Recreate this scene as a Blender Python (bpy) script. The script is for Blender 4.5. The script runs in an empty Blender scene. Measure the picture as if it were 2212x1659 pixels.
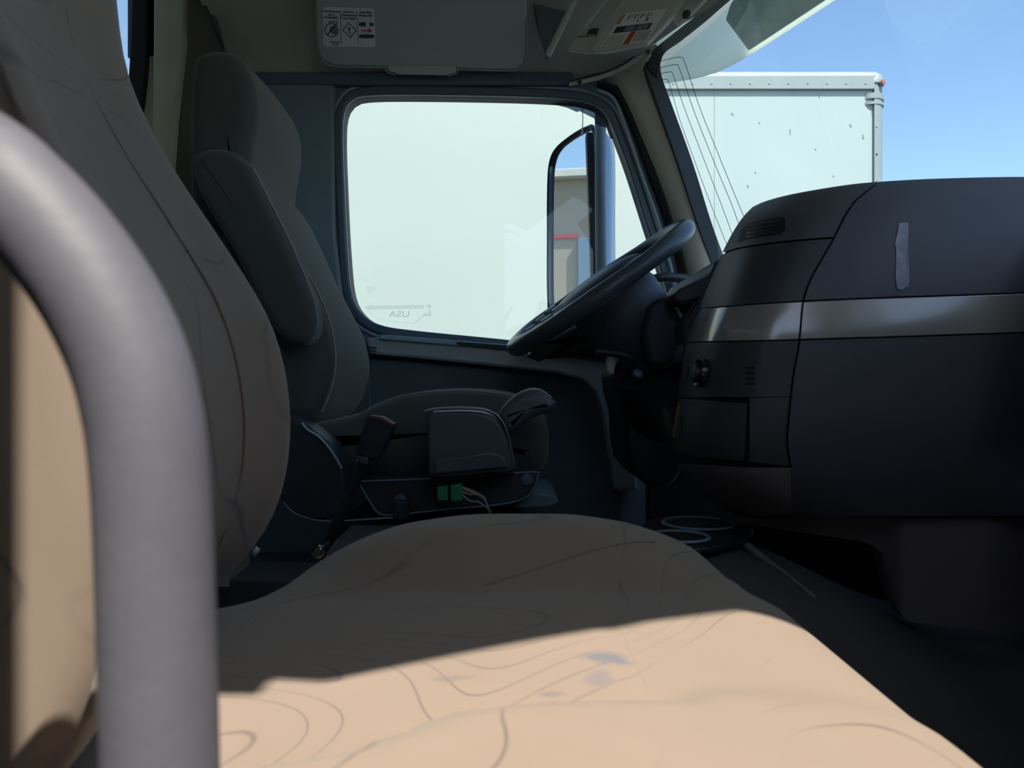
import bpy, bmesh, math, random
from mathutils import Vector, Matrix
random.seed(4)
SC = bpy.context.scene
COL = SC.collection
PI = math.pi
F = 1662.0                                   # focal length in pixels of the 2212 x 1659 frame

# ------------------------------------------------------------------ camera
cd = bpy.data.cameras.new('camera'); cam = bpy.data.objects.new('camera', cd); COL.objects.link(cam)
cam.location = (0, 0, 0); cam.rotation_euler = (PI/2, 0, 0)
cd.sensor_fit = 'HORIZONTAL'; cd.sensor_width = 34.6; cd.lens = 34.6*F/2212.0
cd.clip_start = 0.01; cd.clip_end = 500
cd.dof.use_dof = True; cd.dof.focus_distance = 1.5; cd.dof.aperture_fstop = 13.0
SC.camera = cam
# ------------------------------------------------------------------ sky, sun, exposure
SUN = Vector((.15, -.50, .85)).normalized()  # direction towards the sun
w = bpy.data.worlds.new('sky'); SC.world = w; w.use_nodes = True
nt = w.node_tree; bg = nt.nodes['Background']
sky = nt.nodes.new('ShaderNodeTexSky'); sky.sky_type = 'NISHITA'; sky.sun_disc = False
sky.sun_elevation = math.asin(SUN.z); sky.sun_rotation = math.atan2(SUN.x, SUN.y)
sky.altitude = 300; sky.air_density = 1.0; sky.dust_density = 1.2; sky.ozone_density = 1.0
nt.links.new(sky.outputs[0], bg.inputs[0]); bg.inputs[1].default_value = 0.27
sd = bpy.data.lights.new('sun', 'SUN'); sun = bpy.data.objects.new('sun', sd); COL.objects.link(sun)
sd.energy = 9.6; sd.angle = math.radians(.53); sd.color = (1, .94, .84)
sun.rotation_euler = SUN.to_track_quat('Z', 'Y').to_euler(); sun.location = (0, -3, 6)
SC.view_settings.view_transform = 'Standard'; SC.view_settings.look = 'None'
SC.view_settings.exposure = 0.0; SC.view_settings.gamma = 1.0; SC.view_settings.use_curve_mapping = False
SC.cycles.use_denoising = True
SC.cycles.max_bounces = 10; SC.cycles.diffuse_bounces = 6; SC.cycles.transparent_max_bounces = 16

# ------------------------------------------------------------------ helpers
def P(px, py, Y):
    """world point at depth Y seen at a place of the photograph (camera at the origin, looking along +Y)"""
    return Vector(((px-1106.0)/F*Y, Y, (829.5-py)/F*Y))

def link(o, parent=None):
    COL.objects.link(o)
    if parent is not None: o.parent = parent
    return o

def mesh_obj(name, verts, faces, m, parent=None, smooth=True, angle=40):
    me = bpy.data.meshes.new(name); me.from_pydata([tuple(v) for v in verts], [], faces); me.validate()
    b = bmesh.new(); b.from_mesh(me); bmesh.ops.remove_doubles(b, verts=b.verts, dist=1e-6)
    bmesh.ops.recalc_face_normals(b, faces=b.faces); b.to_mesh(me); b.free()
    if m is not None: me.materials.append(m)
    if smooth:
        me.polygons.foreach_set('use_smooth', [True]*len(me.polygons))
        me.set_sharp_from_angle(angle=math.radians(angle))
    o = bpy.data.objects.new(name, me); link(o, parent)
    return o

def tag(o, label=None, cat=None, group=None, kind=None):
    if label: o['label'] = label
    if cat: o['category'] = cat
    if group: o['group'] = group
    if kind: o['kind'] = kind
    return o

def thing(name, label, cat, group=None, kind=None, loc=(0, 0, 0)):
    o = bpy.data.objects.new(name, None); o.empty_display_size = .05; link(o); o.location = loc
    return tag(o, label, cat, group, kind)

def place(o, base):
    """put an Empty at the thing's base while its parts stay where they are"""
    b = Vector(base); o.location = b
    for c in o.children: c.matrix_parent_inverse = Matrix.Translation(-b)
    return o

def bev(o, wd=.004, seg=3, ang=30):
    md = o.modifiers.new('bevel', 'BEVEL'); md.width = wd; md.segments = seg; md.limit_method = 'ANGLE'
    md.angle_limit = math.radians(ang); md.harden_normals = False
    return o
def sub(o, n=1):
    md = o.modifiers.new('sub', 'SUBSURF'); md.levels = n; md.render_levels = n
    return o

def cr(pts, n=6, closed=False):
    """Catmull-Rom through the points"""
    pts = [Vector(p) for p in pts]; N = len(pts); out = []
    rng = range(N) if closed else range(N-1)
    for i in rng:
        if closed: a, b, c, d = pts[(i-1) % N], pts[i], pts[(i+1) % N], pts[(i+2) % N]
        else: a, b, c, d = pts[max(i-1, 0)], pts[i], pts[i+1], pts[min(i+2, N-1)]
        for k in range(n):
            t = k/n
            out.append(.5*((2*b) + (c-a)*t + (2*a-5*b+4*c-d)*t*t + (3*b-a-3*c+d)*t**3))
    if not closed: out.append(pts[-1])
    return out

def lin(xs, ys):
    def f(x):
        if x <= xs[0]: return ys[0]
        for i in range(1, len(xs)):
            if x <= xs[i]:
                t = (x-xs[i-1])/(xs[i]-xs[i-1]); return ys[i-1]+(ys[i]-ys[i-1])*t
        return ys[-1]
    return f
def smo(xs, ys):
    """monotone-ish cubic interpolation"""
    n = len(xs); d = [(ys[i+1]-ys[i])/(xs[i+1]-xs[i]) for i in range(n-1)]
    m = [d[0]]+[(0 if d[i-1]*d[i] <= 0 else 2*d[i-1]*d[i]/(d[i-1]+d[i])) for i in range(1, n-1)]+[d[-1]]
    def f(x):
        if x <= xs[0]: return ys[0]
        if x >= xs[-1]: return ys[-1]
        for i in range(1, n):
            if x <= xs[i]:
                h = xs[i]-xs[i-1]; t = (x-xs[i-1])/h
                return (ys[i-1]*(1+2*t)*(1-t)**2 + h*m[i-1]*t*(1-t)**2 + ys[i]*t*t*(3-2*t) + h*m[i]*t*t*(t-1))
    return f

def grid(name, rows, m, parent=None, cu=False, cv=False, caps=False, smooth=True, angle=40):
    R, Cn = len(rows), len(rows[0]); V = [v for r in rows for v in r]; Fc = []
    for i in range(R if cv else R-1):
        for j in range(Cn if cu else Cn-1):
            a, b = i % R, (i+1) % R; c, d = j % Cn, (j+1) % Cn
            Fc.append((a*Cn+c, a*Cn+d, b*Cn+d, b*Cn+c))
    if caps:
        Fc.append(tuple(range(Cn))); Fc.append(tuple((R-1)*Cn+j for j in range(Cn)))
    return mesh_obj(name, V, Fc, m, parent, smooth, angle)

def prism(name, pts, Y0, Y1, m, parent=None, curve=0, b=.003, closed=True, seg=3, dx=0, dz=0):
    """outline given in photo pixels at the near depth Y0, straight back to depth Y1"""
    q = [Vector((p[0], p[1], 0)) for p in pts]
    if curve: q = cr(q, curve, True)
    near = [P(p.x, p.y, Y0) for p in q]; far = [Vector((v.x+dx, Y1, v.z+dz)) for v in near]
    n = len(near); V = near+far; Fc = [tuple(range(n)), tuple(range(n, 2*n))]
    for i in range(n): Fc.append((i, (i+1) % n, n+(i+1) % n, n+i))
    o = mesh_obj(name, V, Fc, m, parent)
    if b: bev(o, b, seg)
    return o

def pillow(name, pts, Y0, Y1, r, m, parent=None, curve=4, k=6, bulge=0.0, ref=None, subd=0):
    """soft body: closed outline (photo pixels at depth ref), both Y ends rounded over by r"""
    ref = ref or Y0
    q = [Vector((P(p[0], p[1], ref).x, P(p[0], p[1], ref).z, 0)) for p in pts]
    q = cr(q, curve, True); n = len(q)
    area = sum(q[i].x*q[(i+1) % n].y-q[(i+1) % n].x*q[i].y for i in range(n))
    s = 1 if area > 0 else -1; nor = []
    for i in range(n):
        t = q[(i+1) % n]-q[i-1]; t = t.normalized() if t.length > 1e-9 else Vector((1, 0, 0))
        nor.append(Vector((t.y, -t.x, 0))*s)
    secs = []
    for i in range(k+1):
        a = PI/2*i/k; secs.append((Y0+r*(1-math.sin(a)), r*(1-math.cos(PI/2-a)) if False else r*(math.cos(a))))
    secs = [(Y0+r*(1-math.sin(a)), r*(1-math.cos(a))) for a in [PI/2*(1-i/k) for i in range(k+1)]]
    secs = sorted(secs)                       # near cap -> full section
    ym = [(Y0+r+(Y1-Y0-2*r)*j/4, -bulge*math.sin(PI*j/4)) for j in range(1, 4)]
    full = secs+ym+[(Y0+Y1-y, ins) for y, ins in reversed(secs)]
    rows = []
    cx = sum(v.x for v in q)/n; cz = sum(v.y for v in q)/n
    for y, ins in full:
        rows.append([Vector((q[i].x-nor[i].x*ins, y, q[i].y-nor[i].y*ins)) for i in range(n)])
    V = [v for rr in rows for v in rr]; Fc = []
    R = len(rows)
    for i in range(R-1):
        for j in range(n): Fc.append((i*n+j, i*n+(j+1) % n, (i+1)*n+(j+1) % n, (i+1)*n+j))
    for base, yy in ((0, full[0][0]), ((R-1)*n, full[-1][0])):
        c = len(V); rr = rows[0] if base == 0 else rows[-1]
        inner = [Vector((cx+(v.x-cx)*.5, yy, cz+(v.z-cz)*.5)) for v in rr]
        b0 = len(V); V += inner; c = len(V); V.append(Vector((cx, yy, cz)))
        for j in range(n):
            Fc.append((base+j, base+(j+1) % n, b0+(j+1) % n, b0+j)); Fc.append((b0+j, b0+(j+1) % n, c))
    o = mesh_obj(name, V, Fc, m, parent, True, 60)
    if subd: sub(o, subd)
    return o

def tube(name, pts, r, m, parent=None, n=16, curve=8, closed=False, squash=None):
    """round bar through 3D points; r a number or a list per point"""
    p = [Vector(v) for v in pts]
    rr = r if isinstance(r, (list, tuple)) else [r]*len(p)
    q = cr([Vector((v.x, v.y, v.z)) for v in p], curve, closed) if curve > 1 else p
    rads = []
    M = len(p)
    for i in range(len(q)):
        t = i/max(curve, 1); a = int(t) % M; b = (a+1) % M if closed else min(a+1, M-1); rads.append(rr[a]+(rr[b]-rr[a])*(t-int(t)))
    rows = []; up = None; N = len(q)
    for i in range(N):
        t = (q[(i+1) % N]-q[i-1]) if closed else (q[min(i+1, N-1)]-q[max(i-1, 0)])
        t.normalize()
        if up is None:
            up = Vector((0, 0, 1)) if abs(t.z) < .9 else Vector((0, 1, 0))
        up = (up-t*up.dot(t)).normalized(); sd_ = t.cross(up)
        rows.append([q[i]+(up*math.cos(2*PI*k/n)+sd_*math.sin(2*PI*k/n))*rads[i] for k in range(n)])
    return grid(name, rows, m, parent, cu=True, cv=closed, caps=not closed, angle=50)

def lathe(name, prof, m, origin, axis, parent=None, n=40, closed=False):
    """profile of (radius, height) turned about axis through origin"""
    ax = Vector(axis).normalized(); u = ax.orthogonal().normalized(); v = ax.cross(u); o = Vector(origin)
    rows = [[o+ax*h+(u*math.cos(2*PI*k/n)+v*math.sin(2*PI*k/n))*max(r, 1e-5) for k in range(n)] for r, h in prof]
    return grid(name, rows, m, parent, cu=True, cv=closed, caps=False, angle=35)

def box(name, c, s, m, parent=None, b=.003, rot=None):
    V = []; c = Vector(c)
    for x in (-1, 1):
        for y in (-1, 1):
            for z in (-1, 1):
                v = Vector((x*s[0]/2, y*s[1]/2, z*s[2]/2))
                if rot is not None: v = rot @ v
                V.append(c+v)
    Fc = [(0, 1, 3, 2), (4, 6, 7, 5), (0, 4, 5, 1), (2, 3, 7, 6), (0, 2, 6, 4), (1, 5, 7, 3)]
    o = mesh_obj(name, V, Fc, m, parent)
    if b: bev(o, b)
    return o

def resample(pts, n, start):
    """closed polyline resampled to n points by angle about start"""
    out = []; N = len(pts)
    for k in range(n):
        a = 2*PI*k/n; d = Vector((math.cos(a), math.sin(a))); best = None
        for i in range(N):
            p, q = pts[i], pts[(i+1) % N]; e = q-p; w_ = p-start
            den = d.x*e.y-d.y*e.x
            if abs(den) < 1e-12: continue
            t = (w_.x*e.y-w_.y*e.x)/den; s_ = (w_.x*d.y-w_.y*d.x)/den
            if t > 0 and -1e-6 <= s_ <= 1+1e-6 and (best is None or t > best): best = t
        out.append(start+d*best)
    if N < 40:                                # keep the true corners
        for p in pts:
            a = math.atan2((p-start).y, (p-start).x) % (2*PI); out[int(round(a/(2*PI)*n)) % n] = p.copy()
    return out

def ring(name, outer, inner, Y0, Y1, m, parent=None, co=0, ci=6, b=.002, n=160, ref=None):
    """flat frame between two outlines (photo pixels at depth ref), thick from Y0 to Y1"""
    ref = ref or Y0
    def cv(pts, c):
        q = [Vector((P(p[0], p[1], ref).x, P(p[0], p[1], ref).z, 0)) for p in pts]
        if c: q = cr(q, c, True)
        return [Vector((v.x, v.y)) for v in q]
    o_, i_ = cv(outer, co), cv(inner, ci)
    st = sum(i_, Vector((0, 0)))/len(i_)
    A = resample(o_, n, st); B = resample(i_, n, st)
    loops = [[Vector((v.x, y, v.y)) for v in L] for L, y in ((A, Y0), (B, Y0), (B, Y1), (A, Y1))]
    o = grid(name, loops, m, parent, cu=True, cv=True, angle=35)
    if b: bev(o, b, 3, 50)
    return o

def ring3(name, loops, m, parent=None):
    return grid(name, loops, m, parent, cu=True, cv=True, angle=50)

def slab(name, corners, th, m, parent=None, b=.003, n=None):
    """thin plate through 3D corners (a planar or nearly planar outline), thickened by th along its normal"""
    c = [Vector(v) for v in corners]
    nn = (c[1]-c[0]).cross(c[2]-c[0]).normalized() if n is None else Vector(n)
    if nn.y > 0: nn = -nn
    k = len(c); V = c+[v-nn*th for v in c]; Fc = [tuple(range(k)), tuple(range(k, 2*k))]+[(i, (i+1) % k, k+(i+1) % k, k+i) for i in range(k)]
    o = mesh_obj(name, V, Fc, m, parent)
    if b: bev(o, b)
    return o

def text(name, body, size, m, origin, xdir, zdir, parent=None, align='CENTER', ext=.0002, bold=0.0, mirror=False, sx=1):
    cu = bpy.data.curves.new(name, 'FONT'); cu.body = body; cu.size = size; cu.align_x = align; cu.align_y = 'CENTER'
    cu.extrude = ext; cu.offset = bold; cu.materials.append(m); cu.resolution_u = 4
    o = bpy.data.objects.new(name, cu); link(o, parent)
    x = Vector(xdir).normalized(); z = Vector(zdir); z = (z-x*z.dot(x)).normalized(); y = x.cross(z)
    if mirror: M = Matrix((-x, z, y)).transposed()
    else: M = Matrix((x, z, y)).transposed()
    dg = bpy.context.evaluated_depsgraph_get(); me = bpy.data.meshes.new_from_object(o.evaluated_get(dg)); me.name = name
    bpy.data.objects.remove(o); o = bpy.data.objects.new(name, me); link(o, parent)
    S_ = Matrix.Diagonal((sx, 1, 1, 1))
    me.transform(Matrix.Translation(Vector(origin)) @ M.to_4x4() @ S_)
    return o

def plane_fn(p0, n):
    def f(a, b, off=0.0):
        d = Vector(((a-1106)/F, 1, (829.5-b)/F)); return d*((p0.dot(n)+off)/d.dot(n))
    return f

# ------------------------------------------------------------------ materials
def mat(name, col, rough=.55, metal=0.0, bump=0.0, bscale=400, var=0.0, vscale=6, spec=.5, coat=0.0, col2=None):
    m = bpy.data.materials.new(name); m.use_nodes = True; t = m.node_tree; b = t.nodes['Principled BSDF']
    b.inputs['Base Color'].default_value = (*col, 1); b.inputs['Roughness'].default_value = rough
    b.inputs['Metallic'].default_value = metal; b.inputs['Specular IOR Level'].default_value = spec
    b.inputs['Coat Weight'].default_value = coat; b.inputs['Coat Roughness'].default_value = .06
    tc = t.nodes.new('ShaderNodeTexCoord')
    if var or col2:
        n = t.nodes.new('ShaderNodeTexNoise'); n.inputs['Scale'].default_value = vscale; n.inputs['Detail'].default_value = 4
        t.links.new(tc.outputs['Object'], n.inputs['Vector'])
        mx = t.nodes.new('ShaderNodeMix'); mx.data_type = 'RGBA'
        c2 = col2 or tuple(min(1, c*(1+var)) for c in col); c1 = col if col2 else tuple(c*(1-var) for c in col)
        mx.inputs[6].default_value = (*c1, 1); mx.inputs[7].default_value = (*c2, 1)
        r = t.nodes.new('ShaderNodeMapRange'); r.inputs['From Min'].default_value = .3; r.inputs['From Max'].default_value = .7
        t.links.new(n.outputs['Fac'], r.inputs['Value']); t.links.new(r.outputs[0], mx.inputs[0])
        t.links.new(mx.outputs[2], b.inputs['Base Color'])
    if bump:
        n2 = t.nodes.new('ShaderNodeTexNoise'); n2.inputs['Scale'].default_value = bscale; n2.inputs['Detail'].default_value = 2
        bp = t.nodes.new('ShaderNodeBump'); bp.inputs['Strength'].default_value = bump; bp.inputs['Distance'].default_value = .001
        t.links.new(tc.outputs['Object'], n2.inputs['Vector']); t.links.new(n2.outputs['Fac'], bp.inputs['Height'])
        t.links.new(bp.outputs[0], b.inputs['Normal'])
    return m

def glass(name, tint, refl=1.0, rough=.0, haze=0.0):
    m = bpy.data.materials.new(name); m.use_nodes = True; t = m.node_tree; t.nodes.clear()
    out = t.nodes.new('ShaderNodeOutputMaterial'); tr = t.nodes.new('ShaderNodeBsdfTransparent'); tr.inputs[0].default_value = (*tint, 1)
    gl = t.nodes.new('ShaderNodeBsdfGlossy'); gl.inputs['Roughness'].default_value = rough; gl.inputs[0].default_value = (refl, refl, refl, 1)
    fr = t.nodes.new('ShaderNodeFresnel'); fr.inputs[0].default_value = 1.45
    mx = t.nodes.new('ShaderNodeMixShader'); ge = t.nodes.new('ShaderNodeNewGeometry'); iv = t.nodes.new('ShaderNodeMath'); iv.operation = 'SUBTRACT'; iv.inputs[0].default_value = 1; t.links.new(ge.outputs['Backfacing'], iv.inputs[1])
    mu = t.nodes.new('ShaderNodeMath'); mu.operation = 'MULTIPLY'; t.links.new(fr.outputs[0], mu.inputs[0]); t.links.new(iv.outputs[0], mu.inputs[1]); t.links.new(mu.outputs[0], mx.inputs[0]); t.links.new(tr.outputs[0], mx.inputs[1]); t.links.new(gl.outputs[0], mx.inputs[2])
    last = mx
    if haze:
        df = t.nodes.new('ShaderNodeBsdfDiffuse'); df.inputs[0].default_value = (.75, .8, .8, 1)
        m2 = t.nodes.new('ShaderNodeMixShader'); m2.inputs[0].default_value = haze
        t.links.new(mx.outputs[0], m2.inputs[1]); t.links.new(df.outputs[0], m2.inputs[2]); last = m2
    t.links.new(last.outputs[0], out.inputs[0])
    return m

def fabric(name, base, line, lscale=5.0, k=7.0, width=.045, strength=.55, stains=(), off=(0, 0, 0)):
    """woven seat cover printed with thin wandering contour lines"""
    m = bpy.data.materials.new(name); m.use_nodes = True; t = m.node_tree; b = t.nodes['Principled BSDF']; N = t.nodes.new; L = t.links.new
    b.inputs['Roughness'].default_value = .9; b.inputs['Specular IOR Level'].default_value = .2
    b.inputs['Sheen Weight'].default_value = .25; b.inputs['Sheen Roughness'].default_value = .5
    tc = N('ShaderNodeTexCoord'); mp = N('ShaderNodeMapping'); mp.inputs['Location'].default_value = off; L(tc.outputs['Object'], mp.inputs[0])
    n = N('ShaderNodeTexNoise'); n.inputs['Scale'].default_value = lscale; n.inputs['Detail'].default_value = 1.2; n.inputs['Distortion'].default_value = .6
    L(mp.outputs[0], n.inputs['Vector'])
    def math_(op, a, bb=None, clamp=False):
        q = N('ShaderNodeMath'); q.operation = op; q.use_clamp = clamp
        for i, v in enumerate((a, bb)):
            if v is None: continue
            if isinstance(v, (int, float)): q.inputs[i].default_value = v
            else: L(v, q.inputs[i])
        return q.outputs[0]
    f = math_('FRACT', math_('MULTIPLY', n.outputs['Fac'], k))
    d = math_('ABSOLUTE', math_('SUBTRACT', f, .5))
    ln = math_('SUBTRACT', 1.0, math_('DIVIDE', d, width), True)
    n3 = N('ShaderNodeTexNoise'); n3.inputs['Scale'].default_value = 9; L(mp.outputs[0], n3.inputs['Vector'])
    fade = math_('MULTIPLY', math_('SUBTRACT', n3.outputs['Fac'], .38), 6.0, True)
    ln = math_('MULTIPLY', math_('MULTIPLY', ln, fade), strength)
    v1 = N('ShaderNodeTexNoise'); v1.inputs['Scale'].default_value = 14; v1.inputs['Detail'].default_value = 5; L(mp.outputs[0], v1.inputs['Vector'])
    mA = N('ShaderNodeMix'); mA.data_type = 'RGBA'; mA.inputs[6].default_value = (*[c*.9 for c in base], 1); mA.inputs[7].default_value = (*[c*1.08 for c in base], 1)
    L(v1.outputs['Fac'], mA.inputs[0])
    mB = N('ShaderNodeMix'); mB.data_type = 'RGBA'; L(ln, mB.inputs[0]); L(mA.outputs[2], mB.inputs[6]); mB.inputs[7].default_value = (*line, 1)
    last = mB.outputs[2]
    for (p, rx, ry, c, st) in stains:
        vs = N('ShaderNodeVectorMath'); vs.operation = 'SUBTRACT'; L(tc.outputs['Object'], vs.inputs[0]); vs.inputs[1].default_value = p
        dv = N('ShaderNodeVectorMath'); dv.operation = 'DIVIDE'; L(vs.outputs[0], dv.inputs[0]); dv.inputs[1].default_value = (rx, ry, 1)
        le = N('ShaderNodeVectorMath'); le.operation = 'LENGTH'; L(dv.outputs[0], le.inputs[0])
        sn = N('ShaderNodeTexNoise'); sn.inputs['Scale'].default_value = 90; sn.inputs['Detail'].default_value = 3; L(tc.outputs['Object'], sn.inputs['Vector'])
        q = math_('SUBTRACT', 1.25, math_('ADD', le.outputs['Value'], math_('MULTIPLY', sn.outputs['Fac'], 1.0)), True)
        q = math_('MULTIPLY', math_('MULTIPLY', q, 2.2, True), st)
        mC = N('ShaderNodeMix'); mC.data_type = 'RGBA'; L(q, mC.inputs[0]); L(last, mC.inputs[6]); mC.inputs[7].default_value = (*c, 1); last = mC.outputs[2]
    L(last, b.inputs['Base Color'])
    wv = N('ShaderNodeTexWave'); wv.inputs['Scale'].default_value = 520; wv.bands_direction = 'DIAGONAL'; wv.inputs['Distortion'].default_value = 2; L(tc.outputs['Object'], wv.inputs['Vector'])
    nn = N('ShaderNodeTexNoise'); nn.inputs['Scale'].default_value = 900; L(tc.outputs['Object'], nn.inputs['Vector'])
    bp = N('ShaderNodeBump'); bp.inputs['Strength'].default_value = .28; bp.inputs['Distance'].default_value = .0006
    L(math_('ADD', wv.outputs['Fac'], nn.outputs['Fac']), bp.inputs['Height']); L(bp.outputs[0], b.inputs['Normal'])
    return m

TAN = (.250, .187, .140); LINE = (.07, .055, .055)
M = {}
M['fab_cush'] = fabric('seat_cover_cushion', TAN, LINE, 3.6, 17, strength=.7, stains=(
    ((.054, .425, -.15), .022, .016, (.12, .125, .15), .85), ((.045, .395, -.15), .012, .02, (.17, .14, .15), .7), ((.02, .375, -.15), .012, .006, (.15, .12, .13), .7),
    ((-.03, .40, -.15), .02, .008, (.17, .13, .13), .6), ((.03, .345, -.15), .010, .006, (.12, .10, .12), .8)))
M['fab_back'] = fabric('seat_cover_back', (.215, .165, .126), (.07, .058, .054), 4.5, 9, strength=.7, off=(3, 1, 2))
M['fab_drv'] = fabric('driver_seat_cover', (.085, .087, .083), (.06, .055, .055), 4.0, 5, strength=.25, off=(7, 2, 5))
M['fab_rim'] = mat('seat_piping', (.30, .27, .24), .8)
M['dash'] = mat('dash_plastic', (.070, .066, .082), .52, bump=.25, bscale=900, var=.06)
M['dash_core'] = mat('dash_gap_black', (.006, .006, .008), .7)
M['dash2'] = mat('dash_plastic_dark', (.046, .047, .055), .5, bump=.25, bscale=900, var=.06)
M['lower'] = mat('lower_dash_plastic', (.15, .13, .135), .6, bump=.3, bscale=700, var=.08)
M['silver'] = mat('satin_taupe_trim', (.33, .29, .265), .22, metal=.25, coat=.5, var=.04, vscale=20)
M['silver2'] = mat('satin_grey_trim', (.42, .47, .48), .25, metal=.05, coat=.5, var=.04, vscale=20)
M['black'] = mat('black_plastic', (.018, .020, .024), .45, bump=.15, bscale=700)
M['black_gloss'] = mat('black_gloss', (.010, .011, .014), .2)
M['rubber'] = mat('black_rubber', (.014, .018, .022), .55)
M['wheel'] = mat('wheel_leather', (.06, .075, .092), .32, bump=.2, bscale=500)
M['pad'] = mat('wheel_pad', (.055, .065, .078), .45, bump=.2, bscale=700)
M['doorc'] = mat('door_plastic', (.17, .24, .31), .55, bump=.2, bscale=600, var=.08)  # bluer and paler than the grey plastic: lens glare put into the colour
M['doord'] = mat('door_panel_dark', (.10, .135, .155), .6, bump=.3, bscale=500, var=.08)  # same bluish glare tint put into the base colour
M['seal'] = mat('window_seal', (.09, .14, .20), .4)  # seal colour lifted and blued to stand for lens glare
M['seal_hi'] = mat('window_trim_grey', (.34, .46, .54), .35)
M['beige'] = mat('beige_trim', (.72, .70, .60), .7, bump=.3, bscale=500, var=.05)
M['liner'] = mat('headliner', (.55, .55, .48), .85, bump=.4, bscale=900, var=.06)
M['visor'] = mat('visor_grey', (.48, .50, .46), .75, bump=.3, bscale=900, var=.04)
M['visor2'] = mat('visor_light', (.55, .57, .52), .6, bump=.2, bscale=900)
M['brown'] = mat('dark_curtain', (.12, .11, .095), .9, bump=.3, bscale=300)
M['floor'] = mat('rubber_floor', (.06, .056, .058), .75, bump=.5, bscale=250, var=.15)
M['handle'] = mat('grab_handle_rubber', (.10, .098, .118), .6, bump=.12, bscale=300, var=.05, vscale=90)
M['chrome'] = mat('chrome', (.7, .7, .7), .15, metal=1)
M['steel'] = mat('steel', (.45, .45, .46), .35, metal=1)
M['white_box'] = mat('white_box_panel', (.375, .42, .40), .45, var=.03, vscale=1.2)
M['box_rail'] = mat('box_rail_metal', (.26, .29, .28), .45, metal=.1, var=.05)
M['ext_visor'] = mat('pale_sunshade', (.72, .80, .72), .45, var=.05, vscale=5)
def translucent(m, col, f):
    t = m.node_tree; b = t.nodes['Principled BSDF']; o_ = next(n for n in t.nodes if n.type == 'OUTPUT_MATERIAL')
    tl = t.nodes.new('ShaderNodeBsdfTranslucent'); tl.inputs[0].default_value = (*col, 1); mx = t.nodes.new('ShaderNodeMixShader'); mx.inputs[0].default_value = f
    t.links.new(b.outputs[0], mx.inputs[1]); t.links.new(tl.outputs[0], mx.inputs[2]); t.links.new(mx.outputs[0], o_.inputs[0])
translucent(M['ext_visor'], (.97, .98, .88), .80)
M['ext_dark'] = mat('smoked_lens', (.78, .86, .84), .3, var=.15, vscale=30)
translucent(M['ext_dark'], (.60, .62, .62), .3)
M['label'] = mat('label_white', (.80, .82, .78), .5)
M['label2'] = mat('label_white_bright', (.80, .82, .78), .5)
M['ink'] = mat('label_ink', (.03, .035, .04), .6)
M['ink_blue'] = mat('label_ink_blue', (.03, .05, .09), .6)
M['grey_ink'] = mat('label_ink_grey', (.22, .23, .22), .6)
M['redink'] = mat('label_red', (.50, .08, .04), .6)
M['pink'] = mat('label_pink', (.60, .28, .24), .6)
M['yellow'] = mat('yellow_tag', (.22, .20, .03), .6)
M['green'] = mat('green_plug', (.02, .22, .10), .4)
M['wire'] = mat('pink_wire', (.50, .34, .30), .5)
M['adh'] = mat('dried_adhesive', (.40, .38, .43), .8, col2=(.24, .23, .27), vscale=60)
M['blue'] = mat('blue_paint', (.12, .27, .55), .2, coat=.6)
M['mirror'] = mat('mirror_glass', (.86, .9, .92), .01, metal=1)
M['glass_d'] = glass('side_window_glass', (.90, .95, .94))
M['glass_w'] = glass('windshield_glass', (.88, .95, .97))
M['pane_refl'] = glass('pane_reflection', (.30, .36, .42), .5, .2, haze=.12)  # tint of the sheet that stands for a reflection in the pane
M['decal'] = glass('frosted_decal', (.80, .84, .83), .3, .5)
M['stucco'] = mat('stucco', (.42, .36, .27), .9, bump=.5, bscale=60, col2=(.36, .31, .235), vscale=25)
M['bred'] = mat('red_stripe', (.50, .06, .07), .6)
M['bblue'] = mat('blue_grey_panel', (.16, .24, .34), .4)
M['asphalt'] = mat('asphalt', (.085, .09, .10), .9, bump=.6, bscale=40, var=.2, vscale=3)
M['seatbase'] = mat('seat_base_plastic', (.034, .037, .044), .5, bump=.2, bscale=700)
M['shift'] = mat('shifter_plastic', (.075, .088, .105), .42, bump=.15, bscale=800)
M['shift_hi'] = mat('shifter_trim', (.28, .31, .33), .25, metal=.6)
M['red'] = mat('red_lens', (.30, .13, .11), .3)
M['body_w'] = mat('cab_paint', (.65, .68, .68), .4)
M['redfab'] = mat('buckle_red', (.07, .022, .022), .6)

# ================================================================== SETTING
DY = 2.05                                    # inner face of the driver's side
YO = -.20                                    # plane of the passenger side wall, behind the camera
# floor and ground
o = box('floor', (-.2, .93, -.565), (2.6, 2.4, .05), M['floor'], None, 0); tag(o, kind='structure')
o = box('ground', (0, 4, -1.80), (80, 80, .1), M['asphalt'], None, 0); tag(o, kind='structure')
# driver's window outline (photo pixels at the door plane)
WIN = [(746, 300), (750, 246), (768, 220), (805, 213), (900, 212), (1050, 214), (1180, 218), (1260, 226), (1300, 246), (1322, 290), (1352, 370),
       (1392, 495), (1425, 600), (1448, 690), (1444, 745), (1400, 766), (1300, 757), (1110, 733), (900, 712), (825, 700), (788, 678), (766, 636), (756, 540), (749, 400)]
OUT_D = [(540, 120), (900, 120), (1290, 120), (1352, 175), (1420, 340), (1475, 500), (1520, 640), (1560, 760), (1560, 1330), (900, 1330), (540, 1330), (540, 700)]
def grow(pts, k, ky=None):
    n = len(pts); out = []
    for i in range(n):
        a, b = Vector(pts[i-1]), Vector(pts[(i+1) % n]); t = (b-a).normalized(); nn = Vector((t.y, -t.x))
        out.append((pts[i][0]+nn.x*k, pts[i][1]+nn.y*k))
    return out
wl = ring('wall_left', OUT_D, grow(WIN, 15), DY, DY+.07, M['doorc'], None, 0, 6, b=.004, ref=DY); tag(wl, kind='structure')
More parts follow.
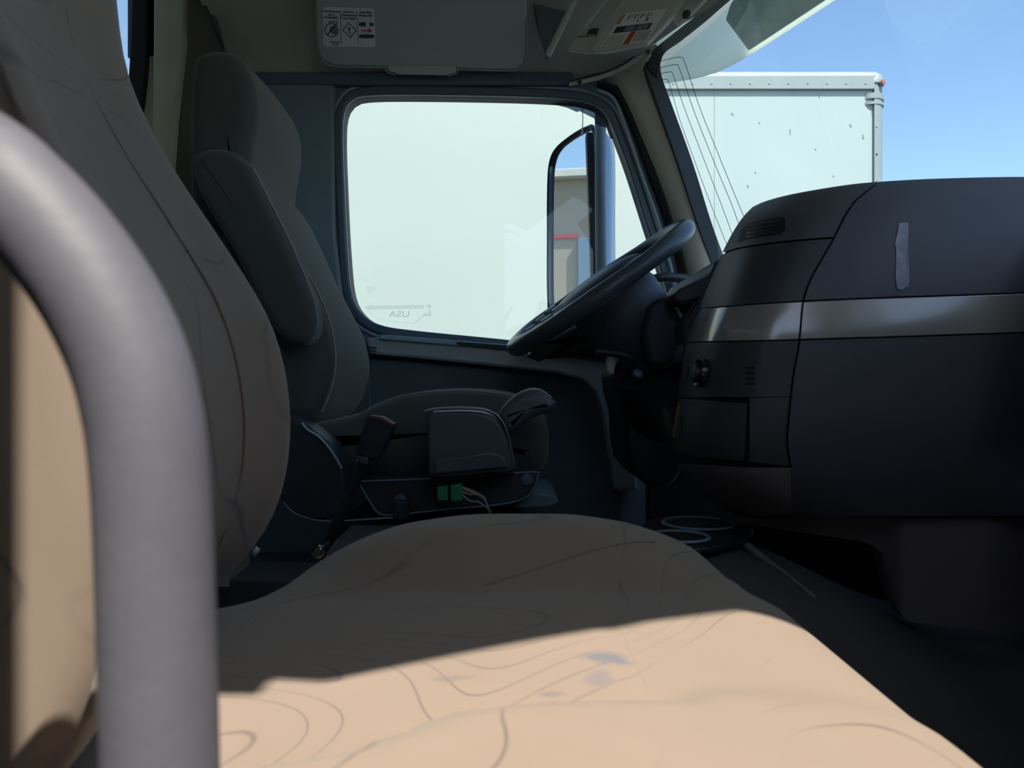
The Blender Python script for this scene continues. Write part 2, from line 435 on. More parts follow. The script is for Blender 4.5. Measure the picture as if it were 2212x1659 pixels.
# orientation check: grow must enlarge
if abs(grow(WIN, 10)[0][0]) > WIN[0][0]: G = -1
else: G = 1
w1 = thing('window_1', None, None, kind='structure')
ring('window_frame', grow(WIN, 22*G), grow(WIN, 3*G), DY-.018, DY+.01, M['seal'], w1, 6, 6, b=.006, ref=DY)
ring('window_trim', grow(WIN, 31*G), grow(WIN, 23*G), DY-.010, DY+.01, M['seal_hi'], w1, 6, 6, b=.004, ref=DY)
ring('window_gasket', grow(WIN, 17*G), grow(WIN, 3*G), DY-.006, DY+.04, M['rubber'], w1, 6, 6, b=.002, ref=DY)
q = cr([Vector((P(p[0], p[1], DY).x, P(p[0], p[1], DY).z, 0)) for p in grow(WIN, 4*G)], 4, True)
n = len(q); V = [Vector((v.x, DY+.030, v.y)) for v in q]+[Vector((v.x, DY+.035, v.y)) for v in q]
mesh_obj('pane', V, [tuple(range(n)), tuple(reversed(range(n, 2*n)))]+[(i, (i+1) % n, n+(i+1) % n, n+i) for i in range(n)], M['glass_d'], w1, False)
# rear part of the driver's side with its own small window
RW = [(120, -150), (230, -160), (280, -140), (292, -60), (290, 100), (284, 190), (270, 260), (230, 300), (120, 310), (60, 280), (50, 100), (60, -100)]
o = ring('wall_left.001', [(-250, -400), (540, -400), (540, 1330), (-250, 1330)], RW, DY, DY+.07, M['beige'], None, 0, 5, b=.004, ref=DY); tag(o, kind='structure')
w3 = thing('window_3', None, None, kind='structure')
ring('window_frame', grow(RW, 34*G), grow(RW, -2*G), DY-.02, DY+.02, M['rubber'], w3, 5, 5, b=.006, ref=DY)
q = cr([Vector((P(p[0], p[1], DY).x, P(p[0], p[1], DY).z, 0)) for p in RW], 4, True)
n = len(q); V = [Vector((v.x, DY+.030, v.y)) for v in q]+[Vector((v.x, DY+.035, v.y)) for v in q]
mesh_obj('pane', V, [tuple(range(n)), tuple(reversed(range(n, 2*n)))]+[(i, (i+1) % n, n+(i+1) % n, n+i) for i in range(n)], M['glass_d'], w3, False)
# header above the driver's window, behind the headliner
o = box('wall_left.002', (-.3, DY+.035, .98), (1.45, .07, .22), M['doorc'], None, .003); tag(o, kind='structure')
# cowl side below the windshield
o = box('wall_left.003', (.78, DY+.02, -.10), (.44, .07, .88), M['doord'], None, .003); tag(o, kind='structure')
# back wall
o = box('wall_back', (-1.44, .93, .23), (.06, 2.4, 1.7), M['beige'], None, .003); tag(o, kind='structure')
# firewall
o = box('wall_front', (1.02, .93, -.14), (.06, 2.4, .78), M['dash_core'], None, .003); tag(o, kind='structure')
# unseen passenger wall, its opening shaped to set the sun patch and limit fill
def back(p):
    p = Vector(p); t = (p.y-YO)/(-SUN.y); return p+SUN*t
SH = [back(v) for v in ((-.127, .386, -.150), (.026, .461, -.152), (.157, .527, -.155))]
s0 = back((-.188, .280, .0))
op = [(s0.x, .56), (s0.x+.06, .46), (s0.x+.16, .36), (s0.x+.004, .30), (s0.x, .60), (s0.x, SH[0].z+.06), (s0.x+.04, SH[0].z+.06), (SH[0].x, SH[0].z), (SH[1].x, SH[1].z), (SH[2].x, SH[2].z), 
      (.45, SH[2].z-.05), (.46, .75), (.46, .45), (.44, .36)]
outer = [(-1.47, -.58), (-1.47, 1.25), (0, 1.25), (.95, 1.25), (1.05, 1.0), (1.05, -.58)]
A = resample([Vector(v) for v in outer], 200, Vector((.22, .80))); B = resample([Vector(v) for v in op], 200, Vector((.22, .80)))
o = ring3('wall_right', [[Vector((v.x, y, v.y)) for v in L] for L, y in ((A, YO), (B, YO), (B, YO+.03), (A, YO+.03))], M['beige']); tag(o, kind='structure')
# ------------------------------------------------------------------ ceiling: headliner with coved sides and a curved front edge
EDGE = [(.153, 2.06, .812), (.215, 2.03, .818), (.270, 2.0, .824), (.336, 1.90, .830), (.394, 1.78, .832), (.453, 1.66, .832), (.53, 1.45, .85), (.58, 1.2, .87), (.60, .93, .88), (.58, .6, .88),
        (.53, .35, .88), (.45, .15, .9), (.36, 0, 1.0), (.25, -.12, 1.1), (.10, -.20, 1.14)]
# heights of the headliner across the cab
def HZ(y):
    return smo([-.20, -.05, .2, .93, 1.6, 1.80, 1.92, 2.0, 2.06], [1.12, 1.13, 1.14, 1.14, 1.05, .955, .905, .862, .812])(y)
E = cr([Vector(v) for v in EDGE], 4)
rows = []
for s in (0, .02, .12, .35, .9, .905, 1):
    r = []
    for v in E:
        if s >= .9: r.append(Vector(({.9: -.755, .905: -.775, 1: -1.44}[s], v.y, HZ(v.y) if s == .9 else 1.13)))
        else:
            h = v.z+(HZ(v.y)-v.z)*min(1, s/.35)**.8; r.append(Vector((v.x-s, v.y, h)))
    rows.append(r)
thick = [[v+Vector((0, 0, .03)) for v in r] for r in rows]
ceil = grid('ceiling', rows+list(reversed(thick)), M['liner'], None, cv=True, angle=60); tag(ceil, kind='structure')
o = box('roof', (-.30, .93, 1.29), (1.9, 2.44, .05), M['body_w'], None, .005); tag(o, kind='structure')
o = box('roof.001', (-.35, -.10, 1.20), (2.2, .20, .12), M['body_w'], None, .005); tag(o, kind='structure')
VX = smo([-.3, -.1, .2, .45, .93, 1.2, 1.40, 1.555, 1.70, 1.80, 1.87, 1.95, 2.01], [.90, .94, .96, .94, .88, .79, .70, .655, .605, .570, .542, .498, .40])  # sunshade front curve; unseen near half pushed forward to keep sun off the dash
brow = [[v+Vector((0, 0, .02)) for v in E], [Vector((max(v.x+.06, VX(v.y)-.085), v.y, max(.95, v.z+.06))) for v in E], [Vector((max(v.x+.04, VX(v.y)-.12), v.y, 1.06)) for v in E], [Vector((v.x-.10, v.y, 1.27)) for v in E]]  # roof front added out of view, bulged to block sun above the sunshade
brow_b = [[v+Vector((-.01, 0, .012)) for v in r] for r in reversed(brow)]
tag(grid('roof.002', brow+brow_b, M['body_w'], None, cv=True, angle=60), kind='structure')
# ------------------------------------------------------------------ windshield
TOPX = smo([-.15, .0, .2, .45, .93, 1.4, 1.64, 1.76, 1.88, 1.97, 2.03], [.30, .34, .45, .56, .64, .60, .512, .478, .432, .392, .375])
TOPZ = smo([-.15, .2, .93, 1.5, 1.76, 1.88, 2.03], [.84, .88, .90, .865, .845, .835, .815])
BOTX = smo([-.15, .0, .2, .45, .93, 1.4, 1.7, 1.9, 2.03], [.58, .68, .80, .90, .96, .90, .76, .62, .54])
def WS(y, t, off=0.0):
    """point on the windshield: t 0 bottom, 1 top"""
    z = .24+(TOPZ(y)-.24)*t; x = BOTX(y)+(TOPX(y)-BOTX(y))*t
    return Vector((x+off, y, z))
ys = [.03+2.0*i/40 for i in range(41)]
pc = [[WS(.03, t), Vector((.47+.13*(1-t), YO+.02, .24+.75*t))] for t in [i/8 for i in range(9)]]  # unseen corner panel added to stop sun leaking past the windshield end
pc = pc+[[v+Vector((.02, -.01, 0)) for v in r] for r in reversed(pc)]
tag(grid('trim_9', pc, M['beige'], None, cv=True, angle=50), kind='structure')
w2 = thing('window_2', None, None, kind='structure')
f_ = [[WS(y, t) for y in ys] for t in [i/10 for i in range(11)]]
b_ = [[WS(y, t, .006) for y in ys] for t in [i/10 for i in range(10, -1, -1)]]
grid('pane', f_+b_, M['glass_w'], w2, cv=True, angle=30)
# black gasket round the glass: side post, then the top run along the header
side = [P(px, py, Y) for px, py, Y in ((1572, 640, 1.99), (1551, 575, 1.985), (1520, 480, 1.98), (1478, 352, 1.97), (1436, 225, 1.965), (1416, 160, 1.955))]
def strip(name, L, R, th, m, parent, b=.003, n=(0, 1, 0)):
    n = Vector(n); rows = [list(L), list(R), [v+n*th for v in R], [v+n*th for v in L]]
    o = grid(name, rows, m, parent, cv=True, angle=40)
    # end caps
    return o
def bar(name, L, R, th, m, parent=None, b=.003, n=(0, 1, 0)):
    """solid strip between two 3D polylines, thickened by th along n, closed at its ends"""
    n = Vector(n); k = len(L); V = list(L)+list(R)+[v+n*th for v in R]+[v+n*th for v in L]; Fc = []
    for a in range(4):
        c = (a+1) % 4
        for i in range(k-1): Fc.append((a*k+i, a*k+i+1, c*k+i+1, c*k+i))
    Fc += [(0, k, 2*k, 3*k), (k-1, 2*k-1, 3*k-1, 4*k-1)]
    o = mesh_obj(name, V, Fc, m, parent)
    if b: bev(o, b)
    return o
Lp = cr([P(*v) for v in ((1560, 640, 1.97), (1540, 578, 1.97), (1505, 480, 1.96), (1464, 352, 1.95), (1420, 225, 1.94), (1394, 148, 1.93), (1398, 132, 1.92))], 5)
Rp = cr([P(*v) for v in ((1592, 640, 1.99), (1566, 560, 1.99), (1537, 480, 1.98), (1497, 352, 1.97), (1455, 235, 1.96), (1430, 165, 1.95), (1427, 130, 1.94))], 5)
bar('window_gasket', Lp, Rp, .025, M['rubber'], w2, .004)
Lt = cr([P(*v) for v in ((1396, 146, 1.93), (1412, 108, 1.90), (1450, 75, 1.82), (1500, 36, 1.74), (1553, -6, 1.66), (1640, -80, 1.5))], 5)
Rt = cr([P(*v) for v in ((1420, 168, 1.94), (1436, 112, 1.915), (1476, 80, 1.835), (1526, 40, 1.755), (1572, 0, 1.68), (1665, -80, 1.52))], 5)
bar('window_gasket', Lt, Rt, .025, M['rubber'], w2, .004)
# four fine antenna wires printed on the glass beside the pillar
def on_ws(px, py):
    lo = (px-1106)/F; lz = (829.5-py)/F; best = None
    for i in range(400):
        Y = 1.2+.83*i/399; z = lz*Y
        t = (z-.24)/(TOPZ(Y)-.24); x = BOTX(Y)+(TOPX(Y)-BOTX(Y))*t
        e = abs(x-lo*Y)
        if best is None or e < best[0]: best = (e, Y, t)
    v = WS(best[1], best[2]); return Vector((v.x-.0015, v.y-.001, v.z))
wires = [
 [(1424, 174), (1438, 172), (1446, 180), (1470, 260), (1500, 345), (1540, 450), (1578, 545)],
 [(1424, 161), (1446, 156), (1456, 163), (1480, 235), (1520, 340), (1560, 445), (1592, 530)],
 [(1424, 148), (1460, 140), (1470, 152), (1500, 240), (1540, 340), (1580, 440), (1604, 505)],
 [(1420, 135), (1468, 124), (1482, 140), (1512, 230), (1552, 330), (1590, 425), (1618, 492)]]
for wr in wires:
    tube('defroster_wire', [on_ws(*p) for p in wr], .00075, M['ink'], w2, n=6, curve=6)

# ------------------------------------------------------------------ pillars and trims of the driver's side
def tr(o): return tag(o, kind='structure')
# A pillar: rounded beige cover from headliner to dash
Lp = cr([P(*v) for v in ((1280, 140, 2.04), (1318, 176, 2.03), (1352, 232, 2.035), (1392, 330, 2.035), (1432, 430, 2.035), (1470, 545, 2.035), (1486, 620, 2.035))], 5)
Mp = cr([P(*v) for v in ((1330, 100, 2.01), (1362, 145, 1.99), (1386, 220, 1.985), (1426, 320, 1.985), (1462, 420, 1.985), (1492, 530, 1.985), (1512, 625, 1.985))], 5)
Rp = cr([P(*v) for v in ((1385, 70, 1.98), (1402, 108, 1.955), (1410, 150, 1.955), (1452, 290, 1.96), (1488, 400, 1.965), (1525, 515, 1.97), (1556, 640, 1.975))], 5)
back_r = [v+Vector((.01, .06, 0)) for v in Rp]; back_l = [v+Vector((0, .035, 0)) for v in Lp]
rows = [Lp, [a.lerp(b, .5)+Vector((0, -.006, 0)) for a, b in zip(Lp, Mp)], Mp, [a.lerp(b, .5)+Vector((0, -.008, 0)) for a, b in zip(Mp, Rp)], Rp, back_r, back_l]
tr(grid('trim_1', rows, M['beige'], None, cv=True, angle=60))
# dark door frame seals running beside it
Ls = cr([P(*v) for v in ((1290, 184, 2.03), (1330, 205, 2.03), (1362, 270, 2.03), (1398, 370, 2.03), (1438, 480, 2.03), (1468, 590, 2.03), (1480, 680, 2.03))], 5)
Rs = cr([P(*v) for v in ((1290, 174, 2.02), (1345, 192, 2.02), (1382, 262, 2.02), (1416, 362, 2.02), (1452, 470, 2.02), (1482, 585, 2.02), (1496, 680, 2.02))], 5)
tr(bar('trim_2', Ls, Rs, .02, M['rubber'], None, .004))
tr(tube('trim_3', [P(*v) for v in ((1290, 194, 2.02), (1325, 212, 2.02), (1350, 270, 2.02), (1384, 370, 2.02), (1424, 485, 2.02), (1452, 590, 2.02), (1462, 680, 2.02))], .004, M['seal_hi'], None))
# trim rail where headliner meets pillar, with its two screws
t4 = thing('trim_4', None, None, kind='structure')
La = cr([P(*v) for v in ((1230, 177, 2.0), (1300, 160, 1.985), (1350, 138, 1.965), (1390, 108, 1.93), (1416, 94, 1.90))], 5)
Ra = cr([P(*v) for v in ((1230, 183, 2.0), (1300, 168, 1.985), (1356, 146, 1.965), (1396, 122, 1.93), (1426, 102, 1.90))], 5)
bar('trim_edge', La, Ra, .012, M['beige'], t4, .002)
tube('trim_seam', [v+Vector((0, -.003, .001)) for v in La[::4]], .0016, M['ink'], t4, n=8)
for px, py, Y in ((1252, 178, 1.99), (1399, 112, 1.915)):
    lathe('screw', [(0, .004), (.005, .004), (.0055, 0)], M['ink'], P(px, py, Y), (0, -1, 0), t4, 14)
# header trim above the window: narrow dark strip under the headliner
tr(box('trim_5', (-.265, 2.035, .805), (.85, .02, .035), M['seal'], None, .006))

# B pillar cover and what is behind the seats
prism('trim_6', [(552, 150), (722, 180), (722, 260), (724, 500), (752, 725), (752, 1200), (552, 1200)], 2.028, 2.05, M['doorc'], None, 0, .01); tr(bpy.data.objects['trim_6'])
tr(prism('trim_7', [(330, -120), (400, -120), (404, 100), (378, 260), (368, 420), (360, 1200), (318, 1200), (322, 400), (328, 200)], 1.98, 2.05, M['beige'], None, 0, .012))
cu = prism('rear_curtain', [(402, -150), (440, -60), (482, 105), (490, 300), (480, 1200), (372, 1200), (372, 420), (384, 260), (402, 100)], 1.90, 1.93, M['brown'], None, 0, .01)
tag(cu, 'dark brown panel hanging behind the far seat beside the beige pillar', 'curtain')
st = tube('trim_8', [P(*v) for v in ((425, -20, 1.88), (455, 40, 1.88), (482, 104, 1.88))], .004, M['ink'], None); tr(st)
an = thing('belt_anchor', 'small grey seat belt guide on the dark pillar behind the far seat', 'belt anchor')
prism('anchor_plate', [(593, 328), (612, 326), (609, 340), (612, 356), (593, 356)], 2.012, 2.028, M['seal_hi'], an, 0, .002)
prism('anchor_slot', [(596, 345), (606, 345), (606, 350), (596, 350)], 2.010, 2.014, M['ink'], an, 0, 0)
place(an, P(600, 356, 2.02))

# ================================================================== DRIVER'S DOOR LINING
dr = thing('door_lining', 'dark door lining with a satin silver trim strip below the far window', 'door panel')
prism('lower_panel', [(760, 770), (1000, 790), (1250, 815), (1300, 850), (1330, 960), (1352, 1090), (1340, 1180), (760, 1180)], 2.02, 2.05, M['doord'], dr, 0, .01)
# inverse L shaped satin strip
pts_s = [(790, 730), (850, 726), (950, 735), (1110, 754), (1230, 768), (1330, 784), (1352, 830), (1366, 930), (1378, 1060), (1326, 1060),
         (1316, 1000), (1300, 900), (1286, 850), (1262, 822), (1200, 806), (1100, 795), (980, 782), (880, 772), (798, 766)]
prism('trim_strip', pts_s, 1.985, 2.045, M['silver2'], dr, 0, .008, seg=4)
prism('sill_rail', [(820, 722), (1110, 745), (1340, 768), (1342, 778), (1110, 757), (820, 733)], 1.975, 2.03, M['seal_hi'], dr, 0, .003)
prism('sill_groove', [(985, 738), (1110, 747), (1335, 768), (1335, 776), (1110, 757), (990, 745)], 1.970, 1.98, M['ink'], dr, 0, .001)
for k in range(3):
    prism('vent_slot', [(797, 748+7*k), (813, 750+7*k), (813, 753+7*k), (797, 751+7*k)], 1.981, 1.99, M['ink'], dr, 0, 0)
prism('door_pull', [(752, 790), (765, 735), (785, 750), (798, 800), (800, 900), (790, 960), (756, 960)], 1.99, 2.04, M['doord'], dr, 3, .006)
place(dr, (-.1, 2.04, -.40))

# ================================================================== OVERHEAD: side visor with sticker, front visors
def VY(py): return 1.795+(.19)*(py/150.0)
vs = thing('side_sun_visor', 'grey rounded sun visor folded up above the far side window', 'sun visor')
o_ = [(682, -80), (682, 60), (684, 105), (694, 130), (722, 143), (790, 145), (900, 147), (1000, 150), (1090, 153), (1118, 151), (1134, 135), (1138, 110), (1138, 40), (1136, -80)]
up_ = (P(900, 0, VY(0))-P(900, 150, VY(150))).normalized(); nv = Vector((1, 0, 0)).cross(up_).normalized(); nv = nv if nv.y < 0 else -nv
VP = plane_fn(P(900, 150, VY(150)), nv); c3 = [VP(a, b) for a, b in o_]
slab('visor_body', c3, .016, M['visor'], vs, .006, n=nv)
slab('visor_clip', [P(*v) for v in ((838, 142, 1.972), (985, 146, 1.975), (985, 158, 1.99), (960, 164, 1.995), (862, 162, 1.995), (838, 154, 1.985))], .012, M['visor2'], vs, .003)
tube('clip_wire', [P(*v) for v in ((833, 143, 1.965), (836, 155, 1.975), (856, 162, 1.98))], .0013, M['seal_hi'], vs, n=8)
tube('clip_wire', [P(*v) for v in ((990, 147, 1.965), (986, 158, 1.975), (966, 164, 1.98))], .0013, M['seal_hi'], vs, n=8)
edge = tube('visor_welt', [VP(a, b, .001) for a, b in o_[3:13]], .0016, M['seal_hi'], vs, n=8)
place(vs, P(905, 150, 1.99))
# the sticker
sk = thing('safety_sticker', 'white three-column seat belt safety sticker on the folded side visor', 'sticker')
SP = lambda a, b, off=.0012: VP(a, b, off)
so = [(697, 17), (702, 14.5), (804, 18), (808, 21), (811, 98), (807, 102), (702, 100), (698, 97)]
slab('sticker_sheet', [SP(*v) for v in so], .0008, M['label'], sk, 0, n=nv)
def line_on(name, pts, wpx, m, parent, fn, off):
    """flat inked strokes on a sheet"""
    V = []; Fc = []
    for (a, b) in zip(pts[:-1], pts[1:]):
        d = Vector((b[0]-a[0], b[1]-a[1])); L_ = d.length
        if L_ < 1e-6: continue
        d /= L_; n2 = Vector((-d.y, d.x))*wpx/2; e = d*wpx*.3; i = len(V)
        a_, b2 = Vector(a)-e, Vector(b)+e
        for q in (a_+n2, b2+n2, b2-n2, a_-n2): V.append(fn(q.x, q.y, off))
        Fc.append((i, i+1, i+2, i+3))
    return mesh_obj(name, V, Fc, m, parent, False)
def poly_on(name, polys, m, parent, fn, off):
    V = []; Fc = []
    for pl in polys:
        i = len(V); V += [fn(a, b, off) for a, b in pl]; Fc.append(tuple(range(i, i+len(pl))))
    return mesh_obj(name, V, Fc, m, parent, False)
line_on('divider', [(735, 24), (737.5, 94)], .9, M['ink'], sk, SP, .0018)
line_on('divider', [(771, 25), (773.5, 94)], .9, M['ink'], sk, SP, .0018)
line_on('question_diamond', [(753.5, 50), (769.5, 66), (757, 81), (740.5, 65), (753.5, 50)], 1.6, M['ink'], sk, SP, .0018)
cc = [(716+14*math.cos(2*PI*k/28), 65+14.5*math.sin(2*PI*k/28)) for k in range(29)]
line_on('prohibition_ring', cc, 1.7, M['ink'], sk, SP, .0018)
line_on('prohibition_bar', [(724, 54), (708, 75)], 2.2, M['ink'], sk, SP, .0018)
poly_on('child_seat', [[(713, 57), (724, 55), (728, 62), (727, 74), (718, 74), (712, 66)], [(711, 45), (729, 46), (729, 54), (726, 54), (726, 48.5), (713, 48), (713, 54), (711, 54)]], M['grey_ink'], sk, SP, .0016)
for pl_ in ([(775, 50), (781, 48), (790, 48), (790, 57), (781, 57), (775, 55)], [(798, 48), (801, 50), (807, 50), (807, 56), (801, 56), (798, 57)],
        [(776, 75), (784, 74.5), (791, 74), (799, 74.5), (808, 75.5), (808, 82), (799, 82.5), (791, 83), (783, 82), (776, 82)]): poly_on('buckle_picture', [pl_], M['ink_blue'], sk, SP, .0018)
poly_on('arrow', [[(780, 65), (795, 65.3), (795, 61.5), (805, 66.5), (796, 71), (795.5, 67.8), (780, 67.5)]], M['redink'], sk, SP, .0018)
xd = (SP(800, 60)-SP(710, 57)); zd = SP(750, 30)-SP(751, 90)
for s_, a, b, sz in (('Rear-facing seat', 716, 24.6, .0062), ('use is', 714.5, 31.5, .0065), ('Prohibited', 715, 38, .0075), ('Are You', 753, 26, .0075), ('Positioned', 753.5, 33.2, .0080), ('Correctly?', 754, 40, .0080),
                     ('Seat Belt', 790, 27, .0080), ('Fastened?', 790, 34, .0080), ('Please read', 723.5, 90.5, .0050), ('Manual', 724.5, 95.4, .0050)):
    text('lettering', s_, sz, M['ink'], SP(a, b, .0018), xd, zd, sk, bold=.0001)
text('lettering', '?', .023, M['ink'], SP(755, 66, .0018), xd, zd, sk, bold=.0004)
place(sk, SP(755, 100))

# dark recess and rail of the front overhead, front visor with warning labels
sh = thing('overhead_shelf', 'dark open overhead shelf with a pale rail in front of the folded side visor', 'shelf')
prism('recess', [(1140, -60), (1162, 60), (1182, 126), (1250, -6), (1275, -60)], 1.86, 1.885, M['doord'], sh, 0, .004)
tube('rail', [P(*v) for v in ((1184, 120, 1.835), (1212, 62, 1.80), (1240, 4, 1.77), (1270, -60, 1.73))], .0075, M['visor2'], sh, n=14)
place(sh, P(1184, 124, 1.86))
fv = thing('front_sun_visor', 'grey front sun visor folded up at the windshield, carrying printed warning labels', 'sun visor')
def FY(px): return lin([1220, 1500], [1.80, 1.66])(px)
_n = ((P(1396, 94, FY(1396))-P(1300, 112, FY(1300))).cross(P(1345, -10, FY(1345))-P(1300, 112, FY(1300)))).normalized()
if _n.y > 0: _n = -_n
LP = plane_fn(P(1300, 112, FY(1300)), _n)
slab('visor_body', [LP(a, b) for a, b in ((1272, 108), (1300, 112), (1396, 94), (1440, 48), (1486, -10), (1540, -80), (1420, -80), (1345, -10))], .018, M['visor2'], fv, .004, n=_n)
slab('visor_flap', [LP(a, b, -.006) for a, b in ((1252, 60), (1262, 58), (1340, -40), (1370, -80), (1330, -80), (1288, -10))], .012, M['visor'], fv, .003, n=_n)
slab('visor_flap', [LP(a, b, -.004) for a, b in ((1226, 108), (1240, 84), (1256, 80), (1330, 70), (1302, 112), (1272, 114))], .012, M['visor'], fv, .003, n=_n)
slab('hinge_bracket', [LP(a, b, .002) for a, b in ((1244, 78), (1252, 62), (1292, 57), (1284, 74))], .012, M['visor'], fv, .003, n=_n)
slab('hinge_pin', [LP(a, b, .004) for a, b in ((1266, 74), (1272, 62), (1292, 58), (1286, 72))], .012, M['ink'], fv, .003, n=_n)
place(fv, P(1300, 112, 1.78))
lb = thing('warning_label', 'white printed warning label with a black band and a red bar, on the front visor', 'sticker')
def quad(u0, v0, u1, v1):
    """label cell: u along the label (0 left .. 1 right), v down (0 top .. 1 bottom)"""
    def q(u, v):
        tl, tr_, bl, br = Vector((1344, 30)), Vector((1441, 19)), Vector((1296, 102)), Vector((1398, 90))
        a = tl.lerp(tr_, u); b = bl.lerp(br, u); c = a.lerp(b, v); return (c.x, c.y)
    return [q(u0, v0), q(u1, v0), q(u1, v1), q(u0, v1)]
poly_on('label_sheet', [quad(0, 0, 1, 1)], M['label'], lb, LP, .0012)
poly_on('label_picture', [quad(.78, 0, 1, .3)], M['label2'], lb, LP, .0018)
poly_on('label_column', [quad(0, .02, .10, .32)], M['pink'], lb, LP, .0018)
poly_on('label_band', [quad(.08, .40, .86, .60)], M['ink_blue'], lb, LP, .0018)
poly_on('label_band_text', [quad(.30, .42, .52, .58), quad(.56, .42, .80, .58)], M['grey_ink'], lb, LP, .0022)
poly_on('label_bar', [quad(.48, .62, .60, 1)], M['redink'], lb, LP, .0020)
poly_on('label_lines', [quad(.04+.045*k, .66, .055+.045*k, .96) for k in range(9)]+[quad(.64+.045*k, .64, .66+.045*k, .95) for k in range(7)], M['grey_ink'], lb, LP, .0018)
poly_on('label_marks', [quad(.20+.14*k, .06, .24+.14*k, .20) for k in range(4)]+[quad(.27+.14*k, .05, .29+.14*k, .16) for k in range(4)], M['grey_ink'], lb, LP, .0018)
poly_on('label_spot', [quad(.46, .24, .49, .31)], M['redink'], lb, LP, .002); poly_on('label_spot', [quad(.66, .22, .70, .32)], M['ink'], lb, LP, .002)
place(lb, LP(1350, 96))
# round black button on the header trim
hb = thing('coat_hook', 'small round black button on the windshield header beside the front visor', 'button')
tube('hook_base', [P(1462, 48, 1.72), P(1500, 12, 1.68), P(1540, -30, 1.62)], .012, M['beige'], hb, n=12)
lathe('hook_button', [(0, .012), (.007, .011), (.009, .006), (.009, 0)], M['ink'], P(1482, 33, 1.68), (0, -1, 0), hb, 20)
place(hb, P(1482, 38, 1.70))

# ================================================================== DASHBOARD
Lf = smo([380, 420, 470, 540, 640, 740, 860, 965, 1010, 1090, 1130], [1700, 1655, 1603, 1562, 1520, 1482, 1464, 1450, 1462, 1545, 1620])   # left outline by height
Yp = smo([-5, 0, 25, 60, 110, 170, 250, 330, 640, 700, 760, 820, 1200], [1.40, 1.24, 1.12, 1.05, 1.01, .985, .975, .97, .97, .985, 1.03, 1.10, 1.4])
lean = smo([380, 430, 520, 640, 730, 900, 1010, 1120], [.07, .045, .022, .006, .0, .0, .008, .03])
Top = smo([1560, 1600, 1650, 1750, 1880, 2050, 2212, 2300], [520, 470, 436, 412, 394, 385, 382, 383])
def DYf(px, py): return Yp(px-Lf(py))+lean(py)
def S(px, py, off=0.0):
    Y = DYf(px, py)
    return P(px, py, Y)*(1-off/Y)
def patch(name, left, right, top, bottom, m, parent, off=.004, th=.006, nu=24, nv_=16, b=.0022):
    fr = []; bk = []
    for j in range(nv_+1):
        v = j/nv_; r = []; rb = []
        for i in range(nu+1):
            u = i/nu; px = 1700
            for _ in range(5):
                y = top(px)+(bottom(px)-top(px))*v; px = left(y)+(right(y)-left(y))*u
            r.append(S(px, y, off)); rb.append(S(px, y, off-th))
        fr.append(r); bk.append(rb)
    R, Cn = nv_+1, nu+1; V = [v for r in fr for v in r]+[v for r in bk for v in r]; Fc = []; K = R*Cn
    for j in range(nv_):
        for i in range(nu):
            a = j*Cn+i; Fc.append((a, a+1, a+Cn+1, a+Cn)); Fc.append((K+a, K+a+Cn, K+a+Cn+1, K+a+1))
    for i in range(nu):
        Fc.append((i, K+i, K+i+1, i+1)); a = nv_*Cn+i; Fc.append((a, a+1, K+a+1, K+a))
    for j in range(nv_):
        a = j*Cn; Fc.append((a, a+Cn, K+a+Cn, K+a)); a = j*Cn+nu; Fc.append((a, K+a, K+a+Cn, a+Cn))
    o = mesh_obj(name, V, Fc, m, parent)
    if b: bev(o, b, 3, 45)
    return o
db = thing('dashboard', 'large dark wraparound dashboard with a satin taupe band, right of the steering wheel', 'dashboard')
# inner core, closed over the top towards the windshield
rows = []
for j in range(25):
    r = []
    for i in range(41):
        u = i/40; px = Lf(1000-600*j/24)+12
        T_ = None
        for _ in range(4):
            pxx = px+(2330-px)*u; y = 1116+(Top(pxx)+1.5-1116)*j/24; px = Lf(y)+6
        pxx = px+(2330-px)*u; r.append(S(pxx, y, -.004))
    rows.append(r)
def addrow(k, dz):
    base = rows[24]; r = []
    for v in base: r.append(Vector((v.x+k*.16, v.y+k*.35, v.z+dz)))
    return r
r1 = addrow(.06, .000); r2 = addrow(.4, -.006); r3 = [Vector((.80, min(v.y+.75, 1.95), .22)) for v in rows[24]]
r0 = [Vector((v.x+.10, v.y+.20, v.z+.01)) for v in rows[0]]
grid('dash_core', [r0]+rows+[r1, r2, r3], M['dash_core'], db, angle=60)
seam = smo([395, 440, 515, 650, 733, 820, 900, 950, 1012], [1895, 1842, 1800, 1735, 1727, 1712, 1704, 1700, 1708])
g = 2.0
RT = lambda y: 2290
c = lambda k: (lambda x: k)
Lm = lambda y: Lf(y)+1
bt = smo([1480, 1500, 1730, 2212], [672, 669, 652, 634]); bb = smo([1470, 1730, 2212], [739, 733, 718])
us = smo([1550, 1600, 1700, 1800, 2300], [551, 536, 522, 514, 500])     # seam below the air vent
Top2 = lambda x: Top(x)
patch('upper_panel', lambda y: seam(y)+g, RT, Top2, lambda x: bt(x)-g, M['dash'], db, nu=30, nv_=22)
patch('vent_panel', lambda y: max(Lm(y), 1500), lambda y: seam(y)-g, Top2, lambda x: us(x)-g, M['dash'], db, nu=26, nv_=16)
patch('cluster_panel', Lm, lambda y: seam(y)-g, lambda x: us(x)+g, lambda x: bt(x)-g, M['dash2'], db, nu=24, nv_=14)
patch('taupe_band', lambda y: seam(y)+g-1, RT, lambda x: bt(x)+.5, lambda x: bb(x)-.5, M['silver'], db, off=.0065, nu=30, nv_=10, b=.003)
patch('taupe_band', Lm, lambda y: seam(y)-g, lambda x: bt(x)+.5, lambda x: bb(x)-.5, M['silver'], db, off=.0055, nu=24, nv_=10, b=.003)
patch('lower_panel', lambda y: max(seam(y)+g, 1500), RT, lambda x: bb(x)+g, c(1115), M['dash'], db, nu=30, nv_=24)
